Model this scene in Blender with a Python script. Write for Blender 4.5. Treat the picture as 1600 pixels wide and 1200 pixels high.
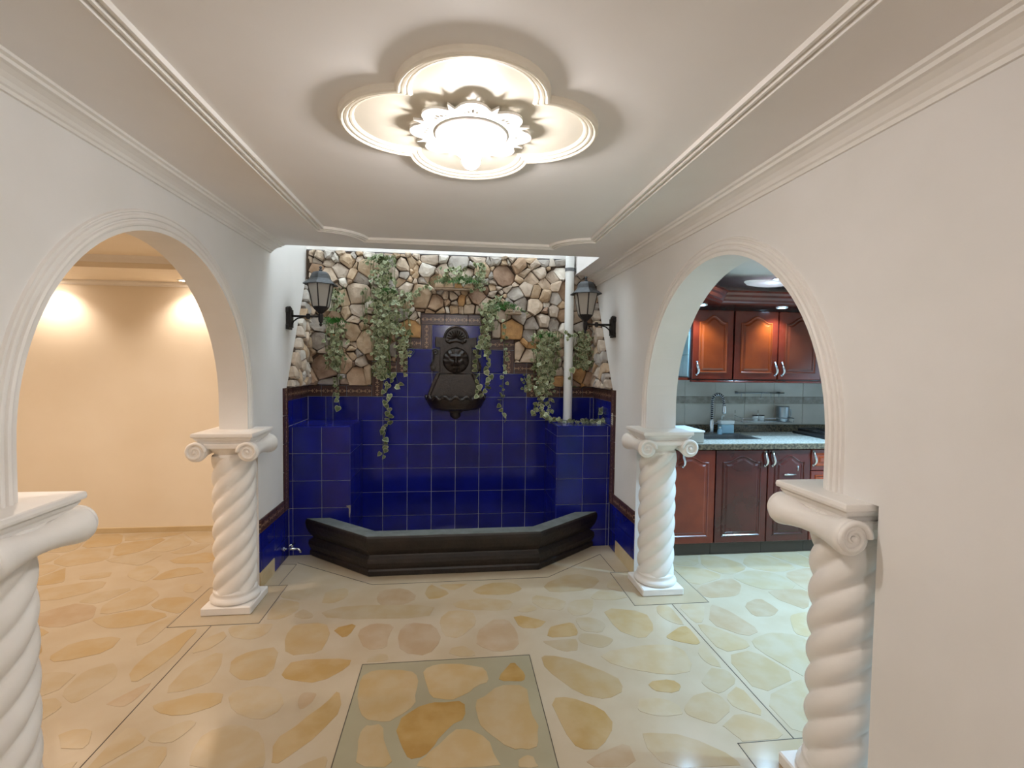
import bpy, bmesh, math, random
from mathutils import Vector, Matrix
random.seed(7)
for o in list(bpy.data.objects): bpy.data.objects.remove(o)
S = bpy.context.scene
COL = S.collection
PI = math.pi

# ------------------------------------------------------------------ camera
YAW, PITCH, ROLL, FPX = 0.11820, 0.04026, 0.01263, 769.7
def set_camera():
    cy, sy = math.cos(YAW), math.sin(YAW)
    fw = Vector((sy, cy, 0)); rt = Vector((cy, -sy, 0)); up = Vector((0, 0, 1))
    F = fw*math.cos(PITCH) - up*math.sin(PITCH); u2 = up*math.cos(PITCH) + fw*math.sin(PITCH)
    A = rt*math.cos(ROLL) + u2*math.sin(ROLL); U = u2*math.cos(ROLL) - rt*math.sin(ROLL)
    cam = bpy.data.cameras.new('camera'); cam.sensor_width = 36; cam.lens = FPX/1600*36
    cam.clip_start = 0.02
    o = bpy.data.objects.new('camera', cam); COL.objects.link(o)
    m = Matrix((A, U, -F)).transposed().to_4x4(); m.translation = (0, 0, 1.55)
    o.matrix_world = m; S.camera = o
set_camera()

# ------------------------------------------------------------------ world (overcast sky over the light well), exposure
w = bpy.data.worlds.new('sky'); S.world = w; w.use_nodes = True
w.node_tree.nodes['Background'].inputs[0].default_value = (0.76, 0.90, 1.0, 1)
SKY = 4.9
w.node_tree.nodes['Background'].inputs[1].default_value = SKY
S.view_settings.view_transform = 'Standard'; S.view_settings.look = 'None'
S.view_settings.gamma = 1.0; S.view_settings.use_curve_mapping = False
S.view_settings.exposure = 0.74
# strengths of the lamps, the added one included
BULB, REAR_FILL = 175.0, 360.0             # main ceiling lamp; unseen fill lamp added behind the camera
DOWN, WARM_SPOT, KITCHEN_SPOT = 15.0, 13.5, 100.0
WARM = (1.0, 0.965, 0.95); WARM2 = (1.0, 0.84, 0.71); COOL = (0.41, 0.71, 1.0)

# ------------------------------------------------------------------ helpers
def lin(h, gain=(1, 1, 1)):
    h = h.lstrip('#'); r = []
    for i in (0, 2, 4):
        c = int(h[i:i+2], 16)/255
        r.append(c/12.92 if c <= 0.04045 else ((c+0.055)/1.055)**2.4)
    return (*[min(c*g, 1) for c, g in zip(r, gain)], 1)

def nt(m): return m.node_tree.nodes, m.node_tree.links
def M(name, col, rough=0.5, col2=None, nscale=6, metal=0, spec=0.5, bump=0, bscale=40, rnd=0, coat=0, detail=4, ramp=(0.35, 0.65), gain=(1, 1, 1)):
    """principled material: two colours mixed by noise, per-piece brightness variation (rnd), fine relief (bump)"""
    m = bpy.data.materials.new(name); m.use_nodes = True
    N, L = nt(m); b = N['Principled BSDF']
    b.inputs['Roughness'].default_value = rough; b.inputs['Metallic'].default_value = metal
    b.inputs['Specular IOR Level'].default_value = spec; b.inputs['Coat Weight'].default_value = coat
    b.inputs['Coat Roughness'].default_value = 0.05
    tc = N.new('ShaderNodeTexCoord'); out = None
    c1 = lin(col, gain)
    if col2:
        n = N.new('ShaderNodeTexNoise'); n.inputs['Scale'].default_value = nscale; n.inputs['Detail'].default_value = detail
        geo = N.new('ShaderNodeNewGeometry'); L.new(geo.outputs['Position'], n.inputs['Vector'])
        r = N.new('ShaderNodeMapRange'); r.inputs[1].default_value = ramp[0]; r.inputs[2].default_value = ramp[1]
        L.new(n.outputs[0], r.inputs[0])
        x = N.new('ShaderNodeMix'); x.data_type = 'RGBA'; L.new(r.outputs[0], x.inputs[0])
        x.inputs[6].default_value = c1; x.inputs[7].default_value = lin(col2, gain); out = x.outputs[2]
    if rnd:
        oi = N.new('ShaderNodeObjectInfo'); mr = N.new('ShaderNodeMapRange')
        mr.inputs[3].default_value = 1-rnd; mr.inputs[4].default_value = 1+rnd; L.new(oi.outputs['Random'], mr.inputs[0])
        h = N.new('ShaderNodeHueSaturation'); L.new(mr.outputs[0], h.inputs['Value'])
        if out: L.new(out, h.inputs['Color'])
        else: h.inputs['Color'].default_value = c1
        out = h.outputs[0]
    if out: L.new(out, b.inputs['Base Color'])
    else: b.inputs['Base Color'].default_value = c1
    if bump:
        n2 = N.new('ShaderNodeTexNoise'); n2.inputs['Scale'].default_value = bscale; n2.inputs['Detail'].default_value = 5
        geo2 = N.new('ShaderNodeNewGeometry'); L.new(geo2.outputs['Position'], n2.inputs['Vector'])
        bp = N.new('ShaderNodeBump'); bp.inputs['Strength'].default_value = bump; bp.inputs['Distance'].default_value = 0.01
        L.new(n2.outputs[0], bp.inputs['Height']); L.new(bp.outputs[0], b.inputs['Normal'])
    return m
def EM(name, col, strength):
    m = bpy.data.materials.new(name); m.use_nodes = True; N, L = nt(m)
    b = N['Principled BSDF']; b.inputs['Base Color'].default_value = (1, 1, 1, 1)
    b.inputs['Emission Color'].default_value = (*col, 1); b.inputs['Emission Strength'].default_value = strength
    return m

def raw(name, verts, faces):
    me = bpy.data.meshes.new(name); me.from_pydata([tuple(v) for v in verts], [], faces); me.update(); return me
def link(name, me, mat, parent=None, smooth=False, loc=(0, 0, 0), rot=(0, 0, 0), sharp=None):
    o = bpy.data.objects.new(name, me); COL.objects.link(o); o.location = loc; o.rotation_euler = rot
    if mat and not me.materials: me.materials.append(mat)
    if parent: o.parent = parent
    if smooth:
        me.polygons.foreach_set('use_smooth', [True]*len(me.polygons))
        if sharp: me.set_sharp_from_angle(angle=math.radians(sharp))
    return o
def fin(bm, name):
    bmesh.ops.recalc_face_normals(bm, faces=bm.faces[:]); me = bpy.data.meshes.new(name); bm.to_mesh(me); bm.free(); return me
class B:
    """collects shapes into one mesh"""
    def __init__(s): s.v = []; s.f = []
    def add(s, v, f):
        k = len(s.v); s.v += [tuple(p) for p in v]; s.f += [tuple(i+k for i in q) for q in f]; return s
    def box(s, x0, x1, y0, y1, z0, z1, c=0):
        if not c:
            v = [(x, y, z) for z in (z0, z1) for y in (y0, y1) for x in (x0, x1)]
            return s.add(v, [(0, 2, 3, 1), (4, 5, 7, 6), (0, 1, 5, 4), (2, 6, 7, 3), (0, 4, 6, 2), (1, 3, 7, 5)])
        bm = bmesh.new(); bmesh.ops.create_cube(bm, size=1)
        for q in bm.verts: q.co = Vector(((x0+x1)/2+q.co.x*(x1-x0), (y0+y1)/2+q.co.y*(y1-y0), (z0+z1)/2+q.co.z*(z1-z0)))
        bmesh.ops.bevel(bm, geom=bm.edges[:], offset=c, segments=1, affect='EDGES', clamp_overlap=True)
        bm.verts.ensure_lookup_table()
        s.add([q.co.copy() for q in bm.verts], [tuple(q.index for q in f.verts) for f in bm.faces]); bm.free(); return s
    def lathe(s, prof, seg=24, o=(0, 0, 0), axis='z', a0=0, a1=2*PI, caps=True, sx=1, sy=1):
        full = abs(a1-a0-2*PI) < 1e-6; n = seg if full else seg+1; v = []
        for r, z in prof:
            for i in range(n):
                a = a0+(a1-a0)*i/seg; p = (r*math.cos(a)*sx, r*math.sin(a)*sy, z)
                if axis == 'y': p = (p[0], p[2], p[1])
                if axis == 'x': p = (p[2], p[0], p[1])
                v.append((p[0]+o[0], p[1]+o[1], p[2]+o[2]))
        f = []
        for k in range(len(prof)-1):
            for i in range(seg if full else seg):
                j = (i+1) % n; f.append((k*n+i, k*n+j, (k+1)*n+j, (k+1)*n+i))
        if caps:
            f.append(tuple(range(n))[::-1]); f.append(tuple(range((len(prof)-1)*n, len(prof)*n)))
        return s.add(v, f)
    def tube(s, pts, r, seg=8, caps=True):
        pts = [Vector(p) for p in pts]; rs = r if isinstance(r, (list, tuple)) else [r]*len(pts)
        v = []; prev = None
        for i, p in enumerate(pts):
            t = (pts[min(i+1, len(pts)-1)]-pts[max(i-1, 0)]).normalized()
            if prev is None:
                u = t.cross(Vector((0, 0, 1)));
                if u.length < 1e-3: u = t.cross(Vector((1, 0, 0)))
            else: u = prev-t*prev.dot(t)
            u.normalize(); prev = u; w_ = t.cross(u)
            for k in range(seg):
                a = 2*PI*k/seg; v.append(p+(u*math.cos(a)+w_*math.sin(a))*rs[i])
        f = []
        for i in range(len(pts)-1):
            for k in range(seg):
                j = (k+1) % seg; f.append((i*seg+k, i*seg+j, (i+1)*seg+j, (i+1)*seg+k))
        if caps: f += [tuple(range(seg))[::-1], tuple(range((len(pts)-1)*seg, len(pts)*seg))]
        return s.add(v, f)
    def loops(s, loops, closed=True, cap0=True, cap1=True):
        n = len(loops[0]); v = [p for l in loops for p in l]; f = []
        for k in range(len(loops)-1):
            for i in range(n if closed else n-1):
                j = (i+1) % n; f.append((k*n+i, k*n+j, (k+1)*n+j, (k+1)*n+i))
        if cap0: f.append(tuple(range(n))[::-1])
        if cap1: f.append(tuple(range((len(loops)-1)*n, len(loops)*n)))
        return s.add(v, f)
    def prism(s, poly, h0, h1, fn):
        """poly of 2-D points extruded h0..h1; fn(a, b, h) -> 3-D"""
        return s.loops([[fn(a, b, h0) for a, b in poly], [fn(a, b, h1) for a, b in poly]])
    def me(s, name):
        bm = bmesh.new(); bm.from_mesh(raw(name+'_t', s.v, s.f))
        ng = [f for f in bm.faces if len(f.verts) > 4]
        if ng: bmesh.ops.triangulate(bm, faces=ng, ngon_method='EAR_CLIP')
        return fin(bm, name)
    def obj(s, name, mat, parent=None, smooth=False, **k): return link(name, s.me(name), mat, parent, smooth, **k)
def thing(name, label, cat, loc=(0, 0, 0), rz=0, group=None):
    o = bpy.data.objects.new(name, None); COL.objects.link(o); o.location = loc; o.rotation_euler = (0, 0, rz); o.empty_display_size = 0.05
    return tag(o, label, cat, group)
def tag(o, label, cat, group=None):
    o['label'] = label; o['category'] = cat
    if group: o['group'] = group
    return o
def st(o): o['kind'] = 'structure'; return o
def stuff(o): o['kind'] = 'stuff'; return o
def dup(root, loc, label=None, rz=None, parent=None):
    r = root.copy(); COL.objects.link(r); r.location = loc; r.parent = parent
    if rz is not None: r.rotation_euler = (0, 0, rz)
    if label: r['label'] = label
    for ch in list(root.children):
        c = ch.copy(); COL.objects.link(c); c.parent = r
        for g in list(ch.children):
            d = g.copy(); COL.objects.link(d); d.parent = c
    return r
def arc(cx, cy, r, a0, a1, n): return [(cx+r*math.cos(a0+(a1-a0)*i/n), cy+r*math.sin(a0+(a1-a0)*i/n)) for i in range(n+1)]
def area(p): return sum(p[i][0]*p[(i+1) % len(p)][1]-p[(i+1) % len(p)][0]*p[i][1] for i in range(len(p)))/2
def ccw(p): return p if area(p) > 0 else p[::-1]
def clip(poly, a, b, c):
    out = []
    for i in range(len(poly)):
        p, q = poly[i], poly[(i+1) % len(poly)]; dp, dq = a*p[0]+b*p[1]-c, a*q[0]+b*q[1]-c
        if dp <= 0: out.append(p)
        if (dp < 0 < dq) or (dq < 0 < dp):
            t = dp/(dp-dq); out.append((p[0]+(q[0]-p[0])*t, p[1]+(q[1]-p[1])*t))
    return out
def cells(seeds, rect, rad, blockers=(), wts=None):
    """Voronoi (power) cells of the seeds inside rect, kept half-way from blockers"""
    x0, x1, y0, y1 = rect; res = []
    for i, s in enumerate(seeds):
        p = [(x0, y0), (x1, y0), (x1, y1), (x0, y1)]
        for j, t in enumerate(seeds):
            if i == j: continue
            dx, dy = t[0]-s[0], t[1]-s[1]
            if dx*dx+dy*dy > rad*rad: continue
            k = (wts[i]-wts[j]) if wts else 0
            p = clip(p, 2*dx, 2*dy, t[0]**2+t[1]**2-s[0]**2-s[1]**2+k)
            if len(p) < 3: break
        for t in blockers:
            if len(p) < 3: break
            dx, dy = t[0]-s[0], t[1]-s[1]
            if dx*dx+dy*dy > rad*rad: continue
            p = clip(p, 2*dx, 2*dy, t[0]**2+t[1]**2-s[0]**2-s[1]**2)
        res.append(p)
    return res
def shrink(poly, d):
    p = ccw(poly); r = p
    for i in range(len(p)):
        a, b = p[i], p[(i+1) % len(p)]; ex, ey = b[0]-a[0], b[1]-a[1]; l = math.hypot(ex, ey)
        if l < 1e-6: continue
        nx, ny = ey/l, -ex/l; r = clip(r, nx, ny, nx*a[0]+ny*a[1]-d)
        if len(r) < 3: return []
    return r
def chaikin(p, k=0.25):
    o = []
    for i in range(len(p)):
        a, b = p[i], p[(i+1) % len(p)]
        o += [(a[0]+(b[0]-a[0])*k, a[1]+(b[1]-a[1])*k), (a[0]+(b[0]-a[0])*(1-k), a[1]+(b[1]-a[1])*(1-k))]
    return o
def cent(p): return (sum(q[0] for q in p)/len(p), sum(q[1] for q in p)/len(p))
def inside(pt, poly):
    c = False; x, y = pt
    for i in range(len(poly)):
        a, b = poly[i], poly[i-1]
        if (a[1] > y) != (b[1] > y) and x < (b[0]-a[0])*(y-a[1])/(b[1]-a[1])+a[0]: c = not c
    return c
def carve(p, rects):
    """keep a convex cell clear of rectangles by the cut that loses least"""
    for (x0, x1, y0, y1) in rects:
        if len(p) < 3: return p
        q = p
        for a, b, c in ((1, 0, x1), (-1, 0, -x0), (0, 1, y1), (0, -1, -y0)):
            q = clip(q, a, b, c)
            if len(q) < 3: break
        if len(q) < 3 or abs(area(q)) < 1e-6: continue
        best = max((clip(p, 1, 0, x0), clip(p, -1, 0, -x1), clip(p, 0, 1, y0), clip(p, 0, -1, -y1)), key=lambda k: abs(area(k)) if len(k) > 2 else 0)
        p = best
    return p

# ------------------------------------------------------------------ materials
WALLP = M('white_paint', '#ece8e4', 0.55, '#e8e4df', 3, bump=0.02, bscale=120)
CEILP = M('ceiling_paint', '#f2edea', 0.6, '#eee8e4', 2)
PLAST = M('white_plaster', '#f1ece6', 0.5, '#ece6df', 4, bump=0.03, bscale=90)
CREAM = M('cream_paint', '#efe3cf', 0.6, '#ebdec8', 2)
FG = (0.84, 0.78, 0.71)      # the floor's marble chips are a little darker and warmer than the swatches below
MATRIX = M('cream_terrazzo', '#d1c7b4', 0.16, '#c9bca5', 3, spec=0.5, bump=0.004, bscale=200, gain=FG)
GREENM = M('green_terrazzo', '#b4b19b', 0.16, '#aba790', 3, gain=FG)
SLABM = M('marble_slab', '#cdc1ab', 0.15, '#c5b69b', 2.5, gain=FG)
STONEF = [M('floor_stone_%d' % i, a, 0.14, b, 7, rnd=0.04, detail=5, ramp=(.38, .62), gain=FG) for i, (a, b) in enumerate([
    ('#c9b897', '#c5ae82'), ('#c9b389', '#bea26c'), ('#ccbfa6', '#c8b694'), ('#cabaa3', '#c3ae91'), ('#c3a66e', '#b49256'), ('#cdc2ac', '#c9ba9c')])]
STRIP = M('dark_strip', '#4a4236', 0.4)
BLUE = M('blue_glaze', '#161e84', 0.14, '#11176c', 5, rnd=0.12, spec=0.35)
GROUT = M('grout', '#c4c8d6', 0.8)
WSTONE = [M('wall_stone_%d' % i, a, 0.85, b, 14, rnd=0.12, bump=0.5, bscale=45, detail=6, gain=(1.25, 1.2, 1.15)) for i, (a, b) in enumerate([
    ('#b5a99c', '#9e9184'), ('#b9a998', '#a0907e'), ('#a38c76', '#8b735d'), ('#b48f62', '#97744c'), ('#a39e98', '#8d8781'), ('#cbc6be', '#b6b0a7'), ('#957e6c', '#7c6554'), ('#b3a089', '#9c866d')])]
MORTAR = M('mortar', '#5c4a3c', 0.95, '#4a3a2e', 20)
CAST = M('cast_iron_brown', '#32261f', 0.36, '#211914', 20, metal=0.1, bump=0.3, bscale=60)
CONC = M('dark_painted_concrete', '#261b15', 0.5, '#17100c', 8, bump=0.35, bscale=35)
CONCT = M('grey_concrete_top', '#6f7472', 0.7, '#5c605e', 12, bump=0.3, bscale=50)
BLACK = M('lantern_iron', '#1f1b1a', 0.45, '#2a2625', 30, metal=0.4)
CAPM = M('weathered_lantern_top', '#4c4d4f', 0.6, '#3a3b3d', 25, metal=0.3)
WOOD = M('cherry_wood', '#74220f', 0.2, '#5a170a', 5, spec=0.6, coat=0.4)
WOODP = M('cherry_wood_panel', '#963a10', 0.18, '#7a2a0b', 4, spec=0.6, coat=0.4)
WOODD = M('dark_cherry_wood', '#451510', 0.25, '#33100c', 5, coat=0.3)
CHROME = M('chrome', '#d8dade', 0.14, metal=1)
STEEL = M('brushed_steel', '#9fa4a8', 0.3, metal=1)
GRANT = M('granite_sheen_top', '#cfccc2', 0.1, '#a8a294', 60, detail=8, ramp=(0.4, 0.6))  # whiteness of reflected light is put into the top's base colour
GRANE = M('granite_dark', '#6e604c', 0.2, '#3f372c', 50, detail=8, ramp=(0.4, 0.6))
KTILE = M('kitchen_tile', '#c2bcb2', 0.25, '#b6afa4', 4)
PVC = M('white_pvc', '#e9e9e6', 0.35)
DARKV = M('dark_void', '#120d0c', 0.9)
GREYT = M('toe_kick', '#4d453d', 0.6)
RUBBER = M('black_plastic', '#15161a', 0.35)
WPLASTIC = M('white_plastic', '#eef0ee', 0.4)
BLUEP = M('pale_blue_plastic', '#9fc4d6', 0.3)
STEM = M('green_stem', '#59683a', 0.7)
FERN = M('fern_green', '#3f7a2c', 0.5, '#2f6423', 15)

# ================================================================== STRUCTURE
XL, XR = -1.30, 1.34           # inner faces of the two arcade walls
WL, WR = -1.465, 1.55          # their far faces
HC, YE = 2.38, 3.72            # ceiling height, edge of the ceiling towards the light well
YB = 4.58                      # face of the tiled back wall
CY1, CY2 = 1.59, 3.26          # columns along y
ZC = 1.115                     # top of the capitals
AC, AR, AZ = 2.455, 0.83, 1.285
Y0 = -2.6

def arch_wall(name, xa, xb, yend):
    p = [(Y0, 0), (1.395, 0), (1.395, ZC), (AC-AR, ZC)] + [(AC-AR*math.cos(t*PI/40), AZ+AR*math.sin(t*PI/40)) for t in range(41)]
    p += [(AC+AR, ZC), (3.462, ZC), (3.462, 0), (yend, 0), (yend, 2.46), (Y0, 2.46)]
    return st(B().prism(p, xa, xb, lambda a, b, h: (h, a, b)).obj(name, WALLP))
wall_left = arch_wall('wall_left', XL, WL, 4.75)
wall_right = arch_wall('wall_right', XR, WR, 4.75)
# floor
floor = st(B().box(-4.8, 4.4, Y0-0.1, 4.9, -0.1, 0).obj('floor', MATRIX))
st(B().box(XL-0.1, XR+0.1, Y0, YE, HC, HC+0.25).obj('ceiling', CEILP))
st(B().box(1.11, XR+0.1, YE, YB+0.1, HC, HC+0.25).obj('ceiling_soffit', CEILP))
# back wall: tiled below, stone above, plastered shaft over it
wall_back = st(B().box(XL-0.1, XR+0.15, YB+0.012, YB+0.15, 0, 2.54).obj('wall_back', GROUT))
b = B().box(XL-0.02, 1.13, YB-0.005, YB+0.15, 2.54, 4.2)
b.box(XL-0.12, XL, YE-0.14, YB+0.15, 2.46, 4.2); b.box(1.11, 1.25, YE-0.14, YB+0.15, HC+0.25, 4.2); b.box(XL-0.1, 1.13, YE-0.14, YE, HC+0.25, 4.2)
st(b.obj('wall_shaft', WALLP))
# part of the room behind the camera
st(B().box(WL, WR, Y0-0.12, Y0, 0, 2.5).obj('wall_rear', WALLP))
# left room
b = B().box(-4.8, WL, 4.73, 4.85, 0, 2.5); st(b.obj('wall_living_back', CREAM))
st(B().box(-4.8, -4.65, -0.6, 4.85, 0, 2.5).obj('wall_living_side', CREAM))
st(B().box(-4.8, WL, -0.7, -0.6, 0, 2.5).obj('wall_living_front', CREAM))
st(B().box(-4.8, WL, -0.7, 4.85, 2.325, 2.45).obj('ceiling_living', CREAM))
st(B().box(-4.8, WL, 4.05, 4.85, 2.235, 2.33).obj('ceiling_living_drop', CREAM))
prof = [(0, 0), (0.012, 0), (0.018, 0.012), (0.03, 0.02), (0.035, 0.03), (0.035, 0.04), (0, 0.04)]
st(B().prism(prof, -4.65, WL, lambda a, b, h: (h, 4.73-a, 2.195+b)).obj('trim_living_crown', PLAST))
st(B().prism([(0, 0), (0.012, 0), (0.02, 0.03), (0.03, 0.05), (0, 0.05)], -4.65, WL, lambda a, b, h: (h, 4.05-a, 2.275+b)).obj('trim_living_step', PLAST))
st(B().box(-4.65, WL, 4.712, 4.73, 0, 0.046).obj('baseboard_living', M('stone_skirting', '#d2bd97', 0.3, '#c7ae84', 5)))
# kitchen
st(B().box(WR, 4.4, 4.40, 4.5, 0, 2.4).obj('wall_kitchen_back', KTILE))
st(B().box(4.25, 4.4, -0.2, 4.5, 0, 2.4).obj('wall_kitchen_side', WALLP))
st(B().box(WR, 4.4, -0.3, -0.2, 0, 2.4).obj('wall_kitchen_front', WALLP))
st(B().box(WR, 4.4, -0.3, 4.5, 2.30, 2.4).obj('ceiling_kitchen', WALLP))

# crown mouldings along the two arcade walls
CR = [(0, 0), (0.010, 0), (0.014, 0.012), (0.022, 0.016), (0.030, 0.028), (0.046, 0.040), (0.066, 0.048), (0.080, 0.050), (0.084, 0.060), (0.098, 0.062), (0.100, 0.072), (0, 0.072)]
def crown(name, x, sgn, y1, z0):
    k = (HC-z0)/0.072
    st(B().prism(CR, Y0, y1, lambda a, b, h: (x+sgn*a, h, z0+b*k)).obj(name, PLAST))
crown('trim_crown_left', XL, 1, 3.71, 2.318)
crown('trim_crown_right', XR, -1, YB, 2.298)

# raised moulding on the ceiling, corners notched with quarter circles
def sweep_closed(path, prof, fn):
    n = len(path); L = []
    for i in range(n):
        a, p, c = path[i-1], path[i], path[(i+1) % n]
        d1 = Vector((p[0]-a[0], p[1]-a[1])).normalized(); d2 = Vector((c[0]-p[0], c[1]-p[1])).normalized()
        n1 = Vector((-d1.y, d1.x)); n2 = Vector((-d2.y, d2.x)); m = (n1+n2)
        m = m/max(m.length_squared/2, 0.5) if m.length > 1e-4 else n1
        L.append((p, m))
    return [[fn(p[0]+m.x*d, p[1]+m.y*d, h) for p, m in L] for d, h in prof]
R_ = 0.235
path = [(-0.857, -1.9)]
path = arc(0.94, -2.14, R_, PI, PI/2, 8)[::-1]; path = []
x0, x1, y0, y1 = -0.857, 0.94, -1.6, 3.457
path += arc(x1, y1, R_, 1.5*PI, PI, 8)
path += arc(x0, y1, R_, 0, -PI/2, 8)
path += arc(x0, y0, R_, PI/2, 0, 8)
path += arc(x1, y0, R_, PI, PI/2, 8)
prof = [(0, 0), (0, 0.016), (0.006, 0.022), (0.014, 0.024), (0.018, 0.012), (0.024, 0.012), (0.028, 0.020), (0.036, 0.020), (0.040, 0.010), (0.048, 0.010), (0.050, 0.016), (0.058, 0.016), (0.060, 0)]
st(B().loops(sweep_closed(path, prof, lambda a, b, h: (a, b, HC-h)), cap0=False, cap1=False).obj('trim_ceiling_frame', PLAST))

# arch mouldings (three ribs) on the room faces
def arch_trim(name, x, s):
    pth = [((AC-AR, ZC), (-1, 0)), ((AC-AR, AZ-0.02), (-1, 0))] + [((AC-AR*math.cos(t*PI/48), AZ+AR*math.sin(t*PI/48)), (-math.cos(t*PI/48), math.sin(t*PI/48))) for t in range(49)] + [((AC+AR, AZ-0.02), (1, 0)), ((AC+AR, ZC), (1, 0))]
    prof = [(0.0, 0), (0.0, 0.006), (0.018, 0.006), (0.022, 0.013), (0.030, 0.016), (0.038, 0.013), (0.041, 0.006), (0.046, 0.006), (0.050, 0.012), (0.057, 0.014), (0.063, 0.012), (0.066, 0.005), (0.071, 0.005), (0.075, 0.010), (0.081, 0.010), (0.085, 0)]
    L = [[(x+s*h, p[0]+n[0]*d, p[1]+n[1]*d) for p, n in pth] for d, h in prof]
    st(B().loops(L, closed=False, cap0=False, cap1=False).obj(name, PLAST, smooth=True, sharp=35))
arch_trim('trim_arch_left', XL, 1); arch_trim('trim_arch_right', XR, -1)

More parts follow.
